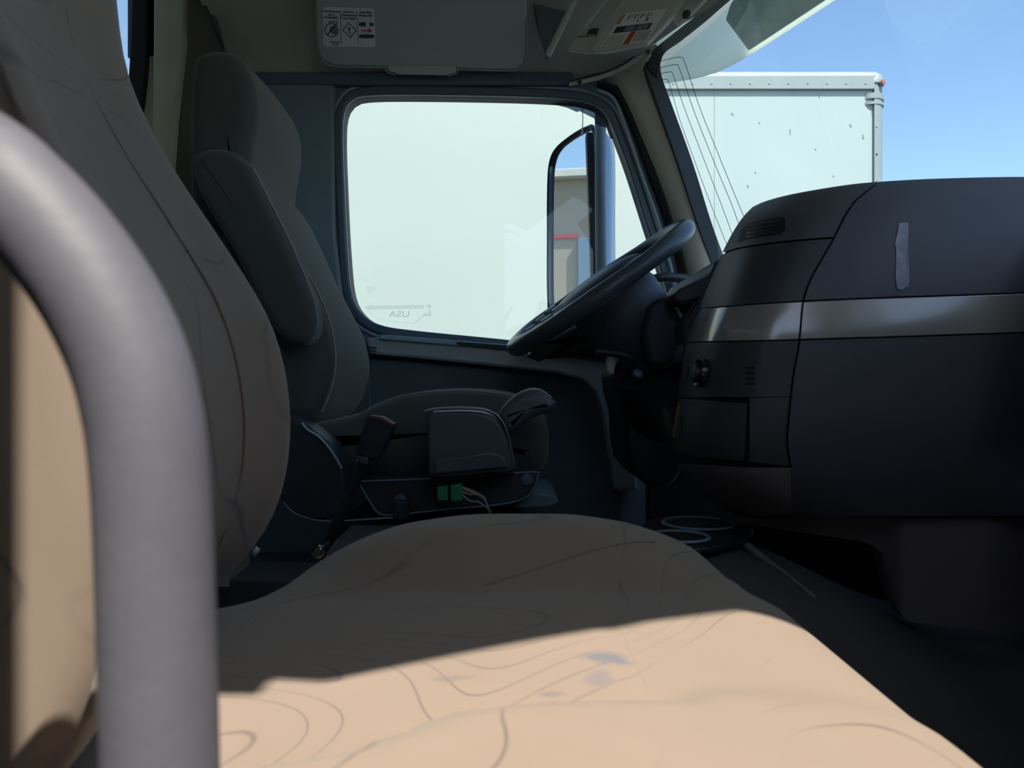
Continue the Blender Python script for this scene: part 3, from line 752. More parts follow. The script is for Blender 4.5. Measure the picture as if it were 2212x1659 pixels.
patch('skirt_panel', Lm, lambda y: seam(min(y, 1012))+g+4, lambda x: 1010+0*x if x > 1620 else 1000+(x-1450)*.06, c(1114), M['lower'], db, off=.002, nu=20, nv_=12)
bot = smo([1440, 1480, 1600, 1710], [968, 984, 998, 1009])
patch('socket_panel', Lm, lambda y: seam(y)-g, lambda x: bb(x)+g, lambda x: 858 if x < 1616 else 858, M['dash2'], db, nu=24, nv_=14)
patch('side_panel', lambda y: 1617, lambda y: seam(y)-g, c(858), bot, M['dash2'], db, off=.004, nu=8, nv_=14)
pd = patch('storage_door', lambda y: Lf(y)+4, lambda y: 1614-(y-870)*.06, smo([1460, 1615], [861, 872]), lambda x: bot(x)-2, M['dash2'], db, off=.008, th=.010, nu=16, nv_=12, b=.003)
pd['label'] = 'small storage compartment door'
patch('door_pull', lambda y: 1471, lambda y: 1476, c(898), c(936), M['dash_core'], pd, off=.0085, th=.003, nu=2, nv_=4, b=0)
# air vent
av = patch('air_vent', lambda y: 1607-(y-466)*.25, lambda y: 1696, smo([1590, 1620, 1660, 1690, 1700], [505, 482, 472, 468, 480]), smo([1580, 1640, 1690, 1700], [527, 512, 503, 492]), M['dash_core'], db, off=.0052, th=.004, nu=14, nv_=8, b=.002)
for k in range(4):
    patch('vent_slat', lambda y: 1612, lambda y: 1692, smo([1610, 1690], [487+k*8, 474+k*8]), smo([1610, 1690], [489.5+k*8, 476.5+k*8]), M['black'], av, off=.0062, th=.002, nu=8, nv_=1, b=0)
# dried strip of adhesive on the upper panel
ad = [(1942, 482), (1962, 480), (1962, 505), (1963, 560), (1964, 600), (1963, 618), (1956, 620), (1950, 626), (1938, 624), (1935, 600), (1936, 540), (1933, 525), (1937, 512)]
ado = mesh_obj('adhesive_strip', [S(a, b, .0052) for a, b in ad]+[S(a, b, .0040) for a, b in ad], [tuple(range(13)), tuple(range(25, 12, -1))]+[(i, (i+1) % 13, 13+(i+1) % 13, 13+i) for i in range(13)], M['adh'], db, False)
ado['label'] = 'dried white adhesive strip'
# socket, knob hole, speaker slots, yellow tag
def nrm(px, py):
    a = S(px+6, py)-S(px-6, py); b = S(px, py+6)-S(px, py-6); n_ = a.cross(b).normalized(); return n_ if n_.y < 0 else -n_
n1 = nrm(1518, 806)
sock = lathe('power_socket', [(.0, .001), (.013, .001), (.0145, .006), (.0185, .008), (.020, .004), (.0205, 0)], M['black_gloss'], S(1518, 806, .004), n1, db, 32)
lathe('socket_cap', [(0, .012), (.011, .011), (.0135, .004), (.0135, 0)], M['black'], S(1513, 806, .007), n1, sock, 28)
n1 = nrm(1478, 806)
lathe('round_switch', [(0, .003), (.013, .003), (.016, 0)], M['dash2'], S(1483, 808, .004), n1, db, 28)
for k in range(4):
    patch('speaker_slot', lambda y: 1611, lambda y: 1631, c(792+11.5*k), c(797+11.5*k), M['dash_core'], db, off=.0046, th=.001, nu=3, nv_=1, b=0)
patch('yellow_tag', lambda y: Lf(y)+1, lambda y: Lf(y)+8, c(868), c(944), M['yellow'], db, off=.0095, th=.002, nu=3, nv_=6, b=0)
bev(box('passenger_section', (.845, .42, .02), (.30, 1.14, .40), M['dash'], db, 0), .06, 6)
place(db, (.45, 1.0, -.17))
# lower dash body with the dark foot opening
ld = thing('lower_dash', 'matte dark plastic footwell panel under the dashboard with a rounded dark opening', 'dashboard panel')
rows = []
tops = smo([1560, 1700, 1900, 2212, 2300], [1112, 1125, 1121, 1118, 1118])
bots = smo([1560, 1650, 1760, 1860, 1905, 1925, 1960, 2212, 2300], [1125, 1138, 1155, 1170, 1195, 1280, 1342, 1362, 1362])
cols = [1560+(2300-1560)*i/60 for i in range(61)]
Yl = smo([1560, 1800, 1900, 1960, 2130, 2212, 2300], [1.12, 1.06, 1.05, 1.02, 1.01, 1.04, 1.12])
fr = [[P(x, tops(x)+(bots(x)-tops(x))*j/8, Yl(x)+.012*j/8) for x in cols] for j in range(9)]
bk = [[v+Vector((.01, .05, 0)) for v in r] for r in reversed(fr)]
grid('panel', fr+bk, M['lower'], ld, cv=True, angle=50)
prism('footwell_back', [(1560, 1110), (1925, 1110), (1940, 1340), (1700, 1345), (1620, 1250)], 1.29, 1.31, M['dash_core'], ld, 0, .003)
tube('opening_lip', [P(*v) for v in ((1893, 1180, 1.12), (1906, 1215, 1.12), (1903, 1255, 1.12))], .0015, M['lower'], ld, n=8)
place(ld, (.5, 1.05, -.32))

# ================================================================== INSTRUMENT HOOD, COLUMN, STEERING WHEEL
ic = thing('instrument_hood', 'dark instrument binnacle between the steering wheel and the windshield pillar', 'instrument panel')
prism('hood', [(1452, 640), (1470, 622), (1534, 594), (1548, 560), (1640, 540), (1640, 760), (1480, 760), (1474, 700), (1500, 652), (1466, 660)], 1.42, 1.85, M['dash2'], ic, 0, .008)
prism('binnacle', [(1400, 660), (1428, 640), (1480, 640), (1500, 700), (1480, 760), (1440, 800), (1400, 790), (1385, 720)], 1.50, 1.85, M['black'], ic, 0, .012)
prism('under_dash', [(1330, 800), (1400, 770), (1520, 750), (1560, 900), (1480, 1010), (1430, 1060), (1360, 1010), (1350, 900)], 1.62, 1.90, M['black'], ic, 2, .012)
tube('stalk', [P(*v) for v in ((1478, 700, 1.48), (1466, 672, 1.47), (1455, 655, 1.47))], .004, M['seal_hi'], ic, n=10)
prism('switch_block', [(1466, 764), (1472, 745), (1478, 746), (1474, 785), (1469, 783)], 1.30, 1.34, M['pad'], ic, 0, .002)
prism('shade_plate', [(1400, 960), (1640, 960), (1640, 1180), (1400, 1180)], 1.88, 1.92, M['black'], ic, 0, .004)  # black plate added to cover the sunlit wall below the dash
place(ic, (.45, 1.65, -.15))
pg = thing('pillar_grab_handle', 'curved black grab handle at the foot of the windshield pillar behind the wheel', 'handle')
tube('handle_bar', [P(*v) for v in ((1392, 640, 1.93), (1400, 612, 1.92), (1425, 600, 1.91), (1462, 600, 1.92), (1490, 606, 1.96), (1498, 640, 1.98))], .0115, M['black'], pg, n=14)
place(pg, P(1450, 640, 1.95))

SWY = 1.60
swc = P(1293, 622, SWY); th_ = math.radians(35.5)
d1 = Vector((math.cos(th_), 0, math.sin(th_))); ax = Vector((-math.sin(th_), 0, math.cos(th_)))
ax = (ax+Vector((0, -.10, 0))).normalized(); d2 = ax.cross(d1).normalized(); d1 = d2.cross(ax)
sw = thing('steering_wheel', 'black leather steering wheel with a padded hub in front of the far window', 'steering wheel')
RW_ = .212
rp = [swc+(d1*math.cos(2*PI*k/48)+d2*math.sin(2*PI*k/48))*RW_ for k in range(48)]
tube('rim', rp, [.0185+.0012*math.sin(k*PI/4) for k in range(48)], M['wheel'], sw, n=18, curve=2, closed=True)
def wp(a, b, h): return swc+d1*a+d2*b+ax*h
def blob(name, cx, cy, cz, rx, ry, rz, m, parent, e=2.6, n=28):
    """rounded cushion in wheel space"""
    rows = []
    for i in range(n//2+1):
        a = -PI/2+PI*i/(n//2); r = []
        for k in range(n):
            t = 2*PI*k/n; ca, sa = math.cos(t), math.sin(t)
            f = (abs(ca)**e+abs(sa)**e)**(-1/e); cc_ = math.cos(a)
            r.append(wp(cx+rx*ca*f*cc_**.6 if cc_ > 0 else cx, cy+ry*sa*f*cc_**.6 if cc_ > 0 else cy, cz+rz*math.sin(a)))
        rows.append(r)
    return grid(name, rows, m, parent, cu=True, angle=60)
blob('hub_pad', .0, 0, -.004, .115, .095, .030, M['pad'], sw)
for (a, b, a2, b2) in ((-.07, .05, -.185, .09), (-.07, -.05, -.185, -.09), (.06, .06, .14, .145), (.06, -.06, .14, -.145)):
    p0, p1 = Vector((a, b)), Vector((a2, b2)); dd = (p1-p0); nn_ = Vector((-dd.y, dd.x)).normalized()*.022
    L_ = [wp(*(p0.lerp(p1, t)+nn_), .014-.014*t) for t in (0, .25, .5, .75, 1)]; R_ = [wp(*(p0.lerp(p1, t)-nn_), .014-.014*t) for t in (0, .25, .5, .75, 1)]
    bar('spoke', L_, R_, -.022, M['pad'], sw, .005, n=ax)
for k in range(3):
    for sgn in (-1, 1):
        cpt = wp(-.10-.030*k, sgn*.062, .018-.004*k)
        o = box('control_button', cpt, (.024, .018, .008), M['seal_hi'], sw, .002, rot=Matrix((d1, d2, ax)).transposed())
# column shroud under the hub
lathe('column_shroud', [(.0, 0), (.085, 0), (.098, -.03), (.096, -.09), (.075, -.15), (.05, -.20)], M['pad'], wp(.01, 0, -.012), ax, sw, 36)
place(sw, wp(0, 0, -.15))
sc_ = thing('steering_column', 'black steering column with ignition lock reaching down below the wheel', 'steering column')
tube('column', [wp(.04, 0, -.215), wp(.08, 0, -.25), wp(.22, 0, -.42)], [.07, .06, .05], M['black'], sc_, n=20)
tube('column_housing', [P(1375, 800, 1.56), P(1400, 850, 1.60), P(1430, 950, 1.70)], [.055, .065, .05], M['black'], sc_, n=20)
lathe('ignition_lock', [(0, .006), (.008, .006), (.011, .002), (.013, -.01)], M['seal'], P(1378, 806, 1.505), (-.2, -1, .1), sc_, 20)
pillow('tilt_lever', [(1313, 806), (1311, 785), (1318, 768), (1332, 762), (1338, 770), (1330, 790), (1326, 808)], 1.50, 1.54, .006, M['visor2'], sc_)
tube('turn_stalk', [P(1400, 800, 1.50), P(1350, 770, 1.48), P(1290, 760, 1.47)], [.008, .007, .006], M['black'], sc_, n=12)
pillow('knee_cover', [(1140, 764), (1200, 722), (1240, 700), (1330, 640), (1400, 610), (1425, 690), (1390, 765), (1330, 776), (1250, 770), (1180, 772)], 1.70, 1.84, .03, M['pad'], sc_)
place(sc_, (.3, 1.7, -.15))

# ================================================================== DRIVER'S SEAT
ds = thing('driver_seat', 'far driver seat in brown grey cloth with tall backrest, beside the far window', 'seat')
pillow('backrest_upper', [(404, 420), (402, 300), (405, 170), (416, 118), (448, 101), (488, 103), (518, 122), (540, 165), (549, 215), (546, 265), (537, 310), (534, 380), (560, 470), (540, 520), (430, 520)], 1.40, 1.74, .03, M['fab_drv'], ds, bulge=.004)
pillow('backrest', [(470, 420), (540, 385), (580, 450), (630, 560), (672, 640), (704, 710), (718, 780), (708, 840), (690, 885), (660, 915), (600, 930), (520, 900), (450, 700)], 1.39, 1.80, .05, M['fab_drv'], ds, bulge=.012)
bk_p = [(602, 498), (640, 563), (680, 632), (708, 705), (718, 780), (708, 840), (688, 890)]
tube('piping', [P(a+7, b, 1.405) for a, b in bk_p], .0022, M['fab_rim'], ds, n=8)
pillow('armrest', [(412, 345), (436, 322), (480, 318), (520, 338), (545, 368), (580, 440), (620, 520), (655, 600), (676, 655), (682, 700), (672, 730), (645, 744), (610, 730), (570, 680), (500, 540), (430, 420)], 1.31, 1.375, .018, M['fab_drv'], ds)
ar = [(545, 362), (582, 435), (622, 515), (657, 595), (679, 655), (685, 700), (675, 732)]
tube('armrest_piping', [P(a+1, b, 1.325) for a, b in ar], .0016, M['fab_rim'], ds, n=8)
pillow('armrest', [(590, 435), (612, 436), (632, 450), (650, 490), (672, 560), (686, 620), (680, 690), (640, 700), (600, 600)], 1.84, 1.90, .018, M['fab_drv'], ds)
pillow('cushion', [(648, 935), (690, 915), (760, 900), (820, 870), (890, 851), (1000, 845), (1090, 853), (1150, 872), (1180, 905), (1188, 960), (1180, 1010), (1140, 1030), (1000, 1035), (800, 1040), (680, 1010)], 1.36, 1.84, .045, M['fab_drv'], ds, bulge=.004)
tube('cushion_piping', [P(a, b, 1.372) for a, b in ((668, 918), (700, 912), (770, 897), (826, 869), (895, 850), (1000, 844), (1085, 851), (1140, 867))], .0018, M['fab_rim'], ds, n=8)
prism('recliner_cover', [(600, 900), (645, 912), (668, 922), (690, 940), (715, 960), (735, 1000), (745, 1060), (735, 1110), (680, 1124), (640, 1112), (610, 1085), (580, 1000)], 1.29, 1.36, M['seatbase'], ds, 3, .008)
tube('recliner_edge', [P(*v, 1.288) for v in ((652, 914), (664, 928), (690, 945), (716, 975), (738, 1012))], .0022, M['seal_hi'], ds, n=8)
prism('base_cover', [(770, 1036), (960, 1030), (1150, 1016), (1163, 1024), (1158, 1052), (1138, 1078), (1090, 1092), (980, 1102), (850, 1116), (815, 1112), (795, 1085)], 1.31, 1.80, M['seatbase'], ds, 0, .008)
tube('base_bead', [P(*v, 1.308) for v in ((778, 1040), (960, 1033), (1148, 1020), (1160, 1030), (1154, 1052), (1134, 1075), (1085, 1089), (980, 1099), (850, 1112), (818, 1108), (798, 1082), (776, 1045))], .0018, M['doorc'], ds, n=8, curve=6)
tube('base_bead', [P(*v, 1.286) for v in ((612, 1085), (640, 1110), (700, 1126), (790, 1122), (850, 1118))], .0018, M['doorc'], ds, n=8, curve=6)
for px, py in ((865, 1080), (1138, 1036)):
    lathe('screw', [(0, .004), (.006, .004), (.010, .003), (.011, 0)], M['seal'], P(px, py, 1.308), (0, -1, 0), ds, 18)
prism('knob_post', [(850, 1082), (882, 1082), (882, 1125), (850, 1125)], 1.29, 1.32, M['seatbase'], ds, 0, .004)
box('pedestal', (-.15, 1.60, -.40), (.34, .40, .30), M['black'], ds, .01)
prism('base_step', [(1150, 1062), (1190, 1070), (1210, 1084), (1190, 1096), (1100, 1100)], 1.36, 1.6, M['doorc'], ds, 0, .004)
place(ds, (-.15, 1.60, -.54))

sf = thing('gear_selector', 'dark grey gear selector pod with a raised lever on the far seat side', 'gear selector')
prism('pod', [(922, 896), (938, 890), (1010, 888), (1058, 896), (1084, 920), (1098, 960), (1110, 1016), (1060, 1022), (935, 1032), (925, 1000)], 1.225, 1.30, M['shift'], sf, 2, .006)
prism('pod_recess', [(936, 992), (1000, 985), (1060, 975), (1086, 984), (1100, 1010), (1040, 1016), (938, 1026)], 1.218, 1.235, M['shift'], sf, 0, .004)
tube('pod_rim', [P(*v, 1.222) for v in ((918, 890), (945, 884), (1010, 882), (1060, 889), (1086, 912), (1102, 955), (1113, 1012))], [.0024, .0026, .0026, .0022, .0016, .0012, .001], M['shift_hi'], sf, n=10)
pillow('lever', [(1076, 898), (1096, 872), (1122, 852), (1150, 842), (1172, 845), (1192, 860), (1202, 872), (1192, 888), (1150, 903), (1118, 926), (1096, 936), (1084, 915)], 1.225, 1.275, .014, M['shift'], sf)
tube('lever_trim', [P(*v, 1.236) for v in ((1075, 897), (1096, 871), (1122, 851), (1150, 841), (1170, 844), (1192, 859))], [.0012, .0022, .0026, .0026, .002, .001], M['shift_hi'], sf, n=10)
prism('mounting_bracket', [(930, 1030), (1110, 1018), (1112, 1024), (1000, 1034), (932, 1040)], 1.24, 1.33, M['black'], sf, 0, .002)
place(sf, P(1015, 1035, 1.26))
gp = thing('wire_plug', 'green electrical connector with pink wires hanging under the gear selector pod', 'connector')
prism('plug_half', [(943, 1052), (967, 1050), (968, 1082), (945, 1082)], 1.235, 1.262, M['green'], gp, 0, .002)
prism('plug_half', [(972, 1048), (998, 1046), (999, 1082), (974, 1084)], 1.230, 1.262, M['green'], gp, 0, .002)
for k, (a, b, c_) in enumerate(((1052, 1066, 1090), (1056, 1070, 1094), (1062, 1068, 1096), (1068, 1084, 1092))):
    tube('wire', [P(998, a, 1.24), P(1015, a+6 if k < 3 else 1082, 1.238), P(1032, b, 1.24-.002*k), P(1047, b+10, 1.245), P(1054+k*2, c_+12, 1.26)], .0014, M['wire'], gp, n=8)
place(gp, P(970, 1084, 1.25))
bk_ = thing('seat_belt_buckle', 'black seat belt buckle on a stalk leaning between the two seats', 'seat belt buckle')
prism('buckle', [(794, 898), (822, 903), (852, 920), (836, 958), (818, 996), (790, 992), (766, 984), (778, 940)], 1.20, 1.235, M['black'], bk_, 0, .005)
prism('release_button', [(796, 897), (824, 901), (851, 917), (847, 926), (820, 911), (792, 905)], 1.198, 1.23, M['redfab'], bk_, 0, .002)
prism('buckle_collar', [(772, 984), (797, 988), (792, 1006), (772, 1000)], 1.198, 1.225, M['pad'], bk_, 0, .003)
tube('stalk', [P(782, 998, 1.215), P(768, 1040, 1.22), P(742, 1100, 1.225), P(718, 1150, 1.23), P(700, 1210, 1.24)], [.010, .009, .009, .009, .008], M['black'], bk_, n=12)
place(bk_, P(700, 1210, 1.24))
bo = thing('seat_bolt', 'shiny round bolt head in the dark gap between the seats', 'bolt')
lathe('bolt_head', [(0, .006), (.005, .006), (.0052, .003), (.0085, .0035), (.009, 0)], M['chrome'], P(688, 1192, 1.02), (0, -1, 0), bo, 24)
tube('bolt_shank', [P(688, 1192, 1.02), P(688, 1192, 1.02)+Vector((0, .05, 0))], .004, M['black'], bo, n=12, curve=1)
place(bo, P(688, 1192, 1.04))
cb = box('seat_riser_box', (-.33, 1.08, -.40), (.10, .10, .28), M['dash2'], None, .006)
tag(cb, 'dark upright plastic box in the gap behind the near seat cushion', 'box')

# ================================================================== CENTRE TUNNEL, CUP HOLDERS
tn = thing('engine_tunnel', 'dark rubber covered tunnel running below the dashboard beside the near seat', 'floor tunnel')
sec = [(.80, -.545), (.84, -.44), (.90, -.36), (.98, -.262), (1.04, -.228), (1.12, -.222), (1.20, -.222), (1.24, -.235), (1.255, -.30), (1.26, -.545)]
sec2 = [(.70, -.545), (.74, -.50), (.82, -.44), (.95, -.38), (1.05, -.36), (1.12, -.355), (1.20, -.355), (1.24, -.36), (1.255, -.40), (1.26, -.545)]
rows = []
for x in [-.25+.05*i for i in range(26)]:
    t = min(1, max(0, (x-.26)/.4)); t = t*t*(3-2*t)
    s3 = cr([Vector((x, a[0]+(b[0]-a[0])*t, a[1]+(b[1]-a[1])*t)) for a, b in zip(sec, sec2)], 4)
    rows.append(s3)
grid('tunnel_cover', rows, M['floor'], tn, angle=60)
for k, (a, b) in enumerate((((1612, 1178), (1760, 1296)), ((1632, 1232), (1740, 1300)))):
    tube('rib', [P(a[0], a[1], 1.08), P((a[0]+b[0])/2, (a[1]+b[1])/2, 1.04), P(b[0], b[1], 1.0)], .006 if k == 0 else .003, M['lower'], tn, n=10)
place(tn, (.2, 1.1, -.54))
ch = thing('cup_holder', 'black twin cup holder tray between the seats below the dashboard', 'cup holder')
HZc = -.2135
oc = cr([Vector(v) for v in ((.185, 1.02, 0), (.235, 1.0, 0), (.290, 1.03, 0), (.345, 1.10, 0), (.352, 1.18, 0), (.30, 1.235, 0), (.24, 1.24, 0), (.20, 1.18, 0), (.18, 1.09, 0))], 5, True)
n = len(oc); V = [Vector((v.x, v.y, HZc)) for v in oc]+[Vector((v.x, v.y, HZc-.0078)) for v in oc]
bev(mesh_obj('tray', V, [tuple(range(n)), tuple(range(n, 2*n))]+[(i, (i+1) % n, n+(i+1) % n, n+i) for i in range(n)], M['black'], ch), .003)
for cpt, r_ in ((Vector((.283, 1.168, HZc+.0008)), .051), (Vector((.232, 1.066, HZc+.0008)), .038)):
    lathe('holder_ring', [(r_-.001, .001), (r_, .0035), (r_+.003, .004), (r_+.005, .001)], M['doorc'], cpt, (0, 0, 1), ch, 40)
    lathe('holder_well', [(0, .0006), (r_, .0006)], M['dash_core'], cpt, (0, 0, 1), ch, 40)
place(ch, (.27, 1.12, -.235))
fm = box('floor_mat', (.62, .66, -.532), (.62, .75, .016), M['floor'], None, .005); tag(fm, 'black rubber mat on the floor in front of the near seat', 'floor mat')

# ================================================================== PASSENGER SEAT (near)
ps = thing('passenger_seat', 'near passenger seat in tan patterned cloth, its cushion half lit by the sun', 'seat')
far_x = smo([-.20, -.167, -.145, -.119, -.075, -.03, .01, .05, .103, .158, .194, .262, .33, .46], [-.30, -.253, -.226, -.205, -.188, -.184, -.188, -.200, -.233, -.272, -.295, -.326, -.332, -.345])
near_x = smo([-.22, -.19, -.16, -.12, -.06, .0, .045, .0875, .133, .20, .26, .33, .46], [-.27, -.222, -.176, -.152, -.144, -.149, -.159, -.173, -.192, -.222, -.243, -.262, -.280])
zs = [-.215, -.20, -.185, -.167, -.145, -.12, -.09, -.06, -.03, 0, .03, .06, .09, .12, .15, .18, .21, .25, .29, .33, .38, .43, .46]
YN, YF = .280, .672
def bsec(y, ins):
    v = (y-YN)/(YF-YN)
    bol = -.040*max(0, math.sin(PI*min(1, max(0, (v-.10)/.74))))**.45 if .10 < v < .84 else 0
    fr_ = []; bk_2 = []
    for z in zs:
        zz = max(zs[0]+ins*.9, min(zs[-1]-ins*.9, z))
        x = near_x(z)*(1-v)+far_x(z)*v+bol*(1 if z < .3 else max(0, 1-(z-.3)/.1))
        xb = -.34-.11*max(0, z)-.03*(1-v)
        fr_.append(Vector((x-ins, y, zz))); bk_2.append(Vector((min(xb+ins*.5, x-ins-.02), y, zz)))
    return fr_+list(reversed(bk_2))
r_ = .045; rows = []
for i in range(7):
    a = PI/2*i/6; rows.append(bsec(YN+r_*.55*(1-math.sin(a)), r_*(1-math.cos(PI/2-a)) if False else r_*(1-math.sin(a))))
rows = []
for i in range(8):
    a = PI/2*i/7; rows.append(bsec(YN+.022*(1-math.cos(a)), .022*(1-math.sin(a))))
for i in range(1, 22): rows.append(bsec(YN+.022+(YF-YN-.022-.05)*i/21, 0))
for i in range(1, 9):
    a = PI/2*i/8; rows.append(bsec(YF-.05+.05*math.sin(a), .05*(1-math.cos(a))))
bo_ = grid('backrest', rows, M['fab_back'], ps, cu=True, caps=True, angle=70); sub(bo_, 1)
# piping along the near side bolster and the far bolster seam
tube('piping', [Vector((near_x(z)-.0035, YN+.003, z)) for z in (-.19, -.16, -.12, -.08, -.04, 0, .04, .09, .15, .22, .3, .4)], .0018, M['fab_back'], ps, n=8)
tube('seam', [Vector((near_x(z)*.25+far_x(z)*.75-.040*max(0, math.sin(PI*.65/.74))**.45+.001, YN+.75*(YF-YN), z)) for z in (-.12, -.06, 0, .06, .12, .18, .24, .29)], .0011, M['fab_back'], ps, n=8)
# cushion
zb = smo([-.33, -.27, -.235, -.205, -.171, -.13, -.087, -.02, .04, .094, .13, .16, .19], [-.215, -.205, -.196, -.182, -.158, -.137, -.124, -.117, -.117, -.123, -.133, -.146, -.168])
NRB = smo([-.2, -.067, -.02, .03, .068, .10, .14], [.285, .300, .338, .350, .360, .388, .392])
def cz(x, y):
    base = -.155+.004*math.sin(x*14+1)
    if x < -.17: base -= .5*(-.17-x)*.35
    def bump(c, s, v): d = (y-c)/s; return math.exp(-d*d)
    far = max(0, min(1, (y-.56)/.11)); far = far*far*(3-2*far)
    z = base*(1-far)+zb(x)*far
    nr = max(0, min(1, (NRB(x)-y)/.042)); nr = nr*nr*(3-2*nr)
    nb = -.127-.010*max(0, (x-.02)/.12)-.02*max(0, (-.08-x)/.1)
    f2 = max(0, min(1, (x-.05)/.11)); f2 = f2*f2*(3-2*f2); nb = nb*(1-f2)+(base+.004)*f2
    z = z*(1-nr)+nb*nr
    # cross seams pulled in
    for sx in (.068,):
        if .33 < y < .60: z -= .0035*math.exp(-((x-sx)/.006)**2)
    # front edge rolls over
    if x > .15: z -= .035*((x-.15)/.085)**2.4
    return z
X0, X1, Y0c, Y1c = -.34, .222, .198, .735
def rim_drop(d, r):
    if d >= r: return 0
    t = 1-d/r; return r*(1-math.sqrt(max(0, 1-t*t)))
rows = []; NX, NY = 70, 76
for i in range(NY+1):
    # denser rows at the long sides
    t = i/NY; y = Y0c+(Y1c-Y0c)*(.5-.5*math.cos(PI*t)); r = []
    for j in range(NX+1):
        u = j/NX; x = X0+(X1-X0)*(.5-.5*math.cos(PI*u))
        z = cz(x, y)-rim_drop(y-Y0c, .045)-rim_drop(Y1c-y, .045)-rim_drop(X1-x, .026)-rim_drop(x-X0, .03)
        r.append(Vector((x, y, z)))
    rows.append(r)
V = [v for r in rows for v in r]; Cn = NX+1; Fc = []
for i in range(NY):
    for j in range(NX): a = i*Cn+j; Fc.append((a, a+1, a+Cn+1, a+Cn))
per = [j for j in range(Cn)]+[i*Cn+NX for i in range(1, NY+1)]+[NY*Cn+j for j in range(NX-1, -1, -1)]+[i*Cn for i in range(NY-1, 0, -1)]
b0 = len(V); V += [Vector((V[k].x*.98, V[k].y, -.30)) for k in per]; n = len(per)
for i in range(n): Fc.append((per[i], per[(i+1) % n], b0+(i+1) % n, b0+i))
Fc.append(tuple(b0+i for i in range(n)))
mesh_obj('cushion', V, Fc, M['fab_cush'], ps, True, 80)
def on_c(x, y, up=.0008): return Vector((x, y, cz(x, y)+up))
tube('seam', [on_c(.068, .345+.02*i, .0012) for i in range(8)], .0011, M['fab_cush'], ps, n=8)
tube('seam', [on_c(-.02+.02*i, .575+.010*i, .0002) for i in range(8)], .0009, M['fab_back'], ps, n=8)
box('seat_base', (-.08, .45, -.42), (.44, .46, .24), M['black'], ps, .02)
tube('recline_tab', [P(548, 1188, .66), P(556, 1194, .66)], .004, M['visor'], ps, n=8, curve=1)
place(ps, (-.08, .45, -.54))

# ================================================================== NEAR GRAB HANDLE
gh = thing('grab_handle', 'thick grey curved grab handle in the near left foreground', 'grab handle')
HY = .172
pre = [Vector((-.188, YO+.032, .092)), Vector((-.178, -.04, .088)), Vector((-.160, .085, .075)), Vector((-.140, .150, .061))]
pts = [ (-60, 345, HY), (40, 425, HY), (130, 520, HY), (215, 640, HY), (278, 770, HY), (312, 900, HY), (328, 1040, HY), (336, 1200, HY), (342, 1400, HY), (348, 1659, HY), (352, 1900, HY), (356, 2300, HY+.002)]
gb = tube('bar', pre+[P(*v) for v in pts], .01235, M['handle'], gh, n=40, curve=8)
e2 = P(356, 2300, HY+.002)
tube('mount', [e2+Vector((0, 0, .004)), e2+Vector((0, -.02, -.03)), e2+Vector((-.03, -.15, -.05)), Vector((e2.x-.10, YO+.032, e2.z-.06))], .0135, M['handle'], gh, n=20)
place(gh, (e2.x-.1, YO, e2.z-.06))

# ================================================================== OUTSIDE: mirror, exterior visor, box truck, building
em = thing('side_mirror', 'tall blue-backed side mirror outside the far window, reflecting sky and a tan building', 'mirror')
gi, go = (1274, 2.31), (1191, 2.44)            # inner and outer edge of the glass: pixel, depth
def MP(u, v, off=0.0):
    """u 0 outer .. 1 inner, v pixel height; off = metres forward of the glass"""
    a = P(go[0], v, go[1]); b = P(gi[0], v, gi[1]); za = (829.5-v)/F*2.37
    q = a.lerp(b, u); q.z = za
    fw = Vector((b.y-a.y, -(b.x-a.x), 0)).normalized(); fw = fw if fw.x > 0 else -fw
    return q+fw*off
mo = cr([Vector(v+(0,)) for v in ((-.06, 380), (.0, 330), (.18, 305), (.55, 290), (.92, 284), (1.10, 290), (1.18, 340), (1.18, 480), (1.18, 620), (1.10, 690), (.6, 705), (.05, 700), (-.06, 640), (-.07, 500))], 5, True)
mi = [( .522+(v.x-.55)*.975, 499+(v.y-497)*.965) for v in mo]
n = len(mo)
bk0 = [MP(v.x, v.y, .0) for v in mo]; bk1 = [MP(v.x*.98+.01, 497+(v.y-497)*.99, .05) for v in mo]; bk2 = [MP(.55+(v.x-.55)*.82, 497+(v.y-497)*.93, .10) for v in mo]; bk3 = [MP(.55+(v.x-.55)*.5, 497+(v.y-497)*.7, .125) for v in mo]
inr = [MP(v[0], v[1], .0) for v in mi]; inr2 = [MP(v[0], v[1], .012) for v in mi]
grid('housing', [bk0, bk1, bk2, bk3], M['blue'], em, cu=True, angle=60)
mesh_obj('housing_back', bk3, [tuple(range(n))], M['blue'], em, False)
grid('rim', [bk0, [v+Vector((-.006, -.004, 0)) for v in [a.lerp(b, .5) for a, b in zip(bk0, inr)]], inr, inr2], M['black'], em, cu=True, angle=60)
mesh_obj('mirror_glass', [MP(v[0], v[1], .008) for v in mi], [tuple(range(n))], M['mirror'], em, False)
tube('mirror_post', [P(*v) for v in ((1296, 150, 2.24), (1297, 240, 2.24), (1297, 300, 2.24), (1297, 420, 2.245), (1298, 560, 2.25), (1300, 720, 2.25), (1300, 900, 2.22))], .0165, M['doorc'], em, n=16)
prism('post_cover', [(1266, 285), (1284, 284), (1290, 400), (1294, 640), (1294, 720), (1280, 720), (1274, 500)], 2.26, 2.30, M['black'], em, 0, .006)
tube('mirror_arm', [P(1300, 895, 2.22), P(1300, 905, 2.12)], .018, M['black'], em, n=12, curve=1)
tube('mirror_arm', [P(1297, 155, 2.24), P(1299, 150, 2.12)], .018, M['black'], em, n=12, curve=1)
place(em, P(1300, 900, 2.24))
hg = thing('hanging_cord', 'thin cord dangling outside the upper corner of the far window', 'cord')
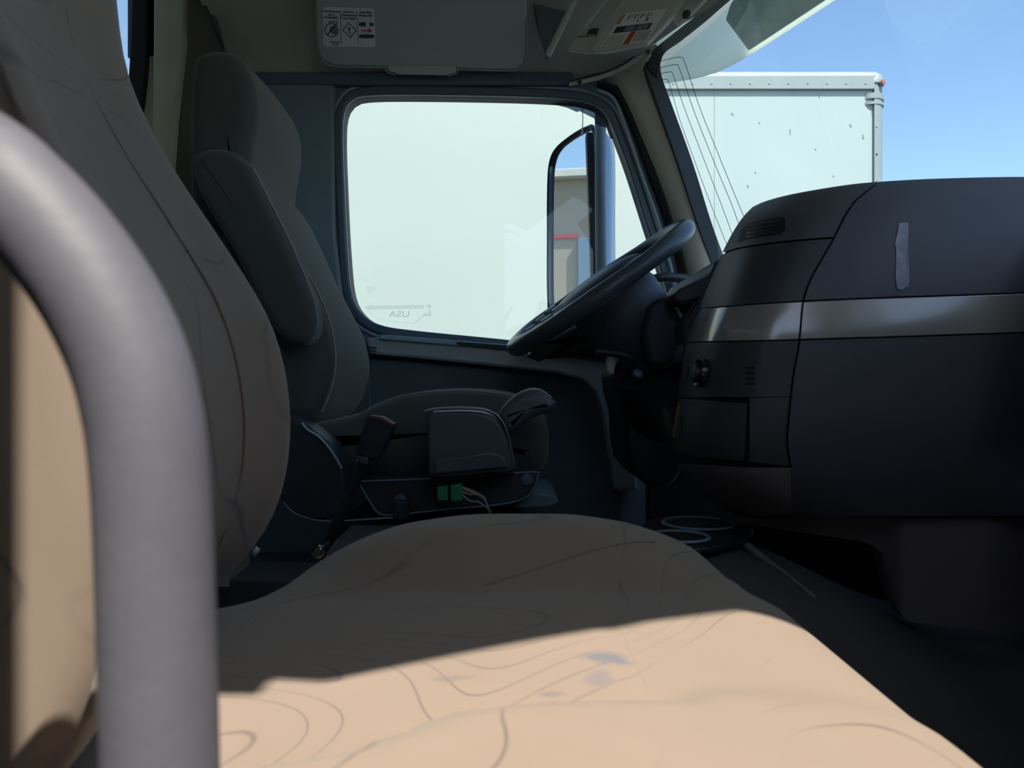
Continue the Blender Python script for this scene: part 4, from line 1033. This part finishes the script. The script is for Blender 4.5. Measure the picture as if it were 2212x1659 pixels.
tube('cord', [P(*v) for v in ((1258, 190, 2.16), (1258, 232, 2.16), (1259, 258, 2.16), (1258, 276, 2.16))], .0011, M['ink'], hg, n=6)
tube('cord_tip', [P(1258, 274, 2.16), P(1257, 292, 2.16)], [.001, .004], M['visor2'], hg, n=8, curve=1)
place(hg, P(1258, 276, 2.16))
fl = mesh_obj('reflection_sheet', [P(a, b, DY+.026) for a, b in ((1160, 214), (1205, 219), (1290, 225), (1312, 250), (1330, 300), (1318, 300), (1310, 276), (1286, 268), (1284, 256), (1268, 248), (1252, 240), (1246, 242), (1226, 233), (1180, 221))],
              [tuple(range(14))], M['pane_refl'], None, False)  # jagged sheet added as a painted reflection in the glass
md = fl.modifiers.new('sol', 'SOLIDIFY'); md.thickness = .0004
tag(fl, 'jagged grey sheet painted as a reflection in the upper front corner of the far window', 'window reflection')
# decal on the far window (reads from outside, so it is mirrored from in here)
dc = thing('window_decal', 'faint grey mirrored USA shield decal in the lower rear corner of the far window', 'decal')
DCY = DY+.0285
def DP(a, b, off=0): return P(a, b, DCY)+Vector((0, -off, 0))
bar_ = [(787, 662), (800, 660.5), (918, 658.5), (915, 666.5), (796, 669), (792, 668)]
poly_on('top_bar', [bar_, [(921, 658.5), (931, 658), (931, 665), (924, 665.5)]], M['decal'], dc, DP, .0004)
line_on('outline', [(791, 666), (800, 676), (812, 686), (826, 691), (846, 694), (870, 697), (893, 699)], .8, M['decal'], dc, DP, .0004)
line_on('arrow_line', [(893, 699), (905, 690), (917, 680)], 2.0, M['decal'], dc, DP, .0004)
poly_on('arrow_head', [[(914, 678), (920, 676), (923, 679), (926, 672), (931, 668), (932, 683), (915, 683)]], M['decal'], dc, DP, .0004)
text('lettering', 'USA', .0235, M['decal'], DP(863, 679, .0006), (1, 0, 0), (0, 0, 1), dc, bold=.0002, mirror=True, sx=1.3)
place(dc, DP(860, 700))
gm = thing('glass_maker_mark', 'tiny etched maker mark above the decal on the far window', 'etched mark')
for k, (a, b, wd) in enumerate(((800, 620, 18), (802, 624.5, 24), (801, 629, 16), (801, 634, 10), (801, 640, 6))):
    line_on('mark_line', [(a-wd/2, b), (a+wd/2, b)], 1.5-.15*k, M['decal'], gm, DP, .0004)
place(gm, DP(801, 645))

# exterior visor above the windshield
ev = thing('exterior_sunshade', 'pale exterior sunshade with smoked panel, seen through the top of the windshield', 'sunshade')
def EV(y, t, off=0.0):
    z = .779+.155*t; return Vector((VX(y)-.115*t+off, y, z+off*.5+(.006 if y > 1.9 else 0)*(y-1.9)*8))
yy = [-.3+2.31*i/60 for i in range(61)]
fr = [[EV(y, t) for y in yy] for t in (0, .25, .5, .75, 1)]; bk = [[EV(y, t, .010) for y in yy] for t in (1, .75, .5, .25, 0)]
grid('shade', fr+bk, M['ext_visor'], ev, cv=True, angle=50)
yy = [.3+1.51*i/40 for i in range(41)]
def tt(y, t): return .05+(.62*(1-max(0, (y-1.76)/.05)*.25))*t
fr = [[EV(y, tt(y, t), -.004) for y in yy] for t in (0, .25, .5, .75, 1)]; bk = [[EV(y, tt(y, t), .002) for y in yy] for t in (1, .75, .5, .25, 0)]
o = grid('smoked_panel', fr+bk, M['ext_dark'], ev, cv=True, angle=50); o['label'] = 'smoked grey panel'
for y in (0.0, .93, 1.88):
    box('bracket', (VX(y)-.10, y, .93), (.05, .02, .06), M['rubber'], ev, .003)
place(ev, (.65, .93, .93))

# the box truck parked alongside
bt_ = thing('box_truck', 'white box truck body with grey top rail parked beside the far window', 'truck')
BY = 5.0
zt = P(0, 150, BY).z; zr1 = P(0, 165, BY).z; zr2 = P(0, 190, BY).z
xr = P(1915, 0, BY).x; xp = P(1889, 0, BY).x; xl = -6.0; zb_ = -.75
box('cargo_box', ((xl+xp)/2, BY+1.2+.02, (zr2+zb_)/2), (xp-xl, 2.4, zr2-zb_), M['white_box'], bt_, .004)
box('top_rail', ((xl+xp)/2, BY+.01, (zr1+zr2)/2-.003), (xp-xl, .03, zr1-zr2+.01), M['box_rail'], bt_, .003)
# rolled roof edge
rows = []
for x in (xl, xp+.01):
    r = []
    for k in range(9):
        a = PI/2*k/8; r.append(Vector((x, BY+.05-.055*math.cos(a), zr1+(zt-zr1)*math.sin(a))))
    r += [Vector((x, BY+2.4, zt)), Vector((x, BY+2.4, zr1))]
    rows.append(r)
grid('roof_edge', rows, M['box_rail'], bt_, cu=True, caps=True, angle=40)
rows = []
for z in (zb_, zr1+.01):
    rows.append([Vector((xp+(xr-xp)*math.sin(PI/2*k/8), BY+.07*(1-math.cos(PI/2*k/8)), z)) for k in range(9)]+[Vector((xr, BY+2.4, z)), Vector((xp, BY+2.4, z))])
grid('corner_post', rows, M['box_rail'], bt_, cu=True, caps=True, angle=40)
cap = lathe('corner_cap', [(0, zt-zr2+.045), (.03, zt-zr2+.042), (.062, zt-zr2+.02), (.078, zt-zr2-.02), (.078, zt-zr2-.045), (.02, zt-zr2-.05)], M['box_rail'], (xp+.012, BY+.07, zr2-.04), (0, 0, 1), bt_, 32)
lathe('corner_bracket', [(.072, 0), (.088, 0), (.088, -.035), (.072, -.035)], M['box_rail'], (xp+.005, BY+.085, zr2-.03), (0, 0, 1), bt_, 32, closed=True)
lathe('corner_bracket', [(.072, 0), (.088, 0), (.088, -.018), (.072, -.018)], M['box_rail'], (xp+.005, BY+.085, zr2-.085), (0, 0, 1), bt_, 32, closed=True)
lathe('marker_light', [(0, .02), (.018, .018), (.022, 0)], M['red'], (xp+.048, BY+.006, zr2+.035), (.6, -1, 0), bt_, 20)
for k in range(26):
    x = xp-.06-.125*k
    lathe('rivet', [(0, .004), (.006, .003), (.008, 0)], M['box_rail'], (x, BY-.005, (zr1+zr2)/2-.01), (0, -1, 0), bt_, 8)
for k in range(16):
    lathe('rivet', [(0, .004), (.005, .003), (.007, 0)], M['ink'] if k % 3 else M['box_rail'], (xp+.015, BY-.000, zr2-.25-.18*k), (0, -1, 0), bt_, 8)
for xs_ in (1260, 1545):
    x = P(xs_, 0, BY).x
    box('panel_seam', (x, BY+.0195, (zr2+zb_)/2), (.004, .003, zr2-zb_-.02), M['box_rail'], bt_, 0)
box('lower_rail', ((xl+xr)/2, BY+.01, zb_-.05), (xr-xl, .05, .14), M['box_rail'], bt_, .004)
box('chassis', (-.2, BY+1.2, -1.0), (6.5, .9, .22), M['black'], bt_, .01)
for x in (-2.2, 1.6):
    for y in (BY+.30, BY+2.1):
        wh = lathe('wheel', [(.12, -.14), (.28, -.14), (.44, -.12), (.48, -.08), (.48, .08), (.44, .12), (.28, .14), (.12, .14)], M['rubber'], (x, y, -1.27), (0, 1, 0), bt_, 40, closed=True)
        lathe('wheel_hub', [(0, -.06), (.1, -.06), (.27, -.02), (.27, .02), (.1, .06), (0, .06)], M['steel'], (x, y, -1.27), (0, 1, 0), wh, 32)
# scuffs on the panel
for (a, b, wd, hh) in ((1885, 245, 3, 22), (1838, 272, 3, 9), (1865, 295, 3, 12), (1707, 285, 2, 14), (1582, 246, 4, 6), (1770, 208, 2, 9), (1762, 322, 2, 6), (1632, 373, 2, 5), (1616, 402, 3, 7), (1640, 265, 3, 3), (1800, 380, 3, 4)):
    V = []
    for k in range(10):
        rr_ = .5+.5*random.random(); V.append(P(a+math.cos(2*PI*k/10)*wd*rr_, b+math.sin(2*PI*k/10)*hh*.5*rr_+math.cos(2*PI*k/10)*wd*.6, BY+.018))
    mesh_obj('scuff', V, [tuple(range(10))], M['grey_ink'], bt_, False)
place(bt_, (-.4, BY+1.2, -1.75))

bd = thing('stucco_building', 'tan stucco building with a red stripe, seen only reflected in the side mirror', 'building')
BX = -14.0
box('building_wall', (BX-3, 9.0, 1.35), (6, 22, 6.2), M['stucco'], bd, .01)
box('roof_coping', (BX-2.9, 9.0, 4.5), (6.3, 22.2, .16), M['beige'], bd, .01)
box('stripe', (BX+.01, 14.67, 3.18), (.06, 22, .08), M['bred'], bd, 0)
box('wall_bay', (BX+.03, 1.35, .72), (.1, 4.64, 4.8), M['bblue'], bd, .01)
place(bd, (BX, 9, -1.75))
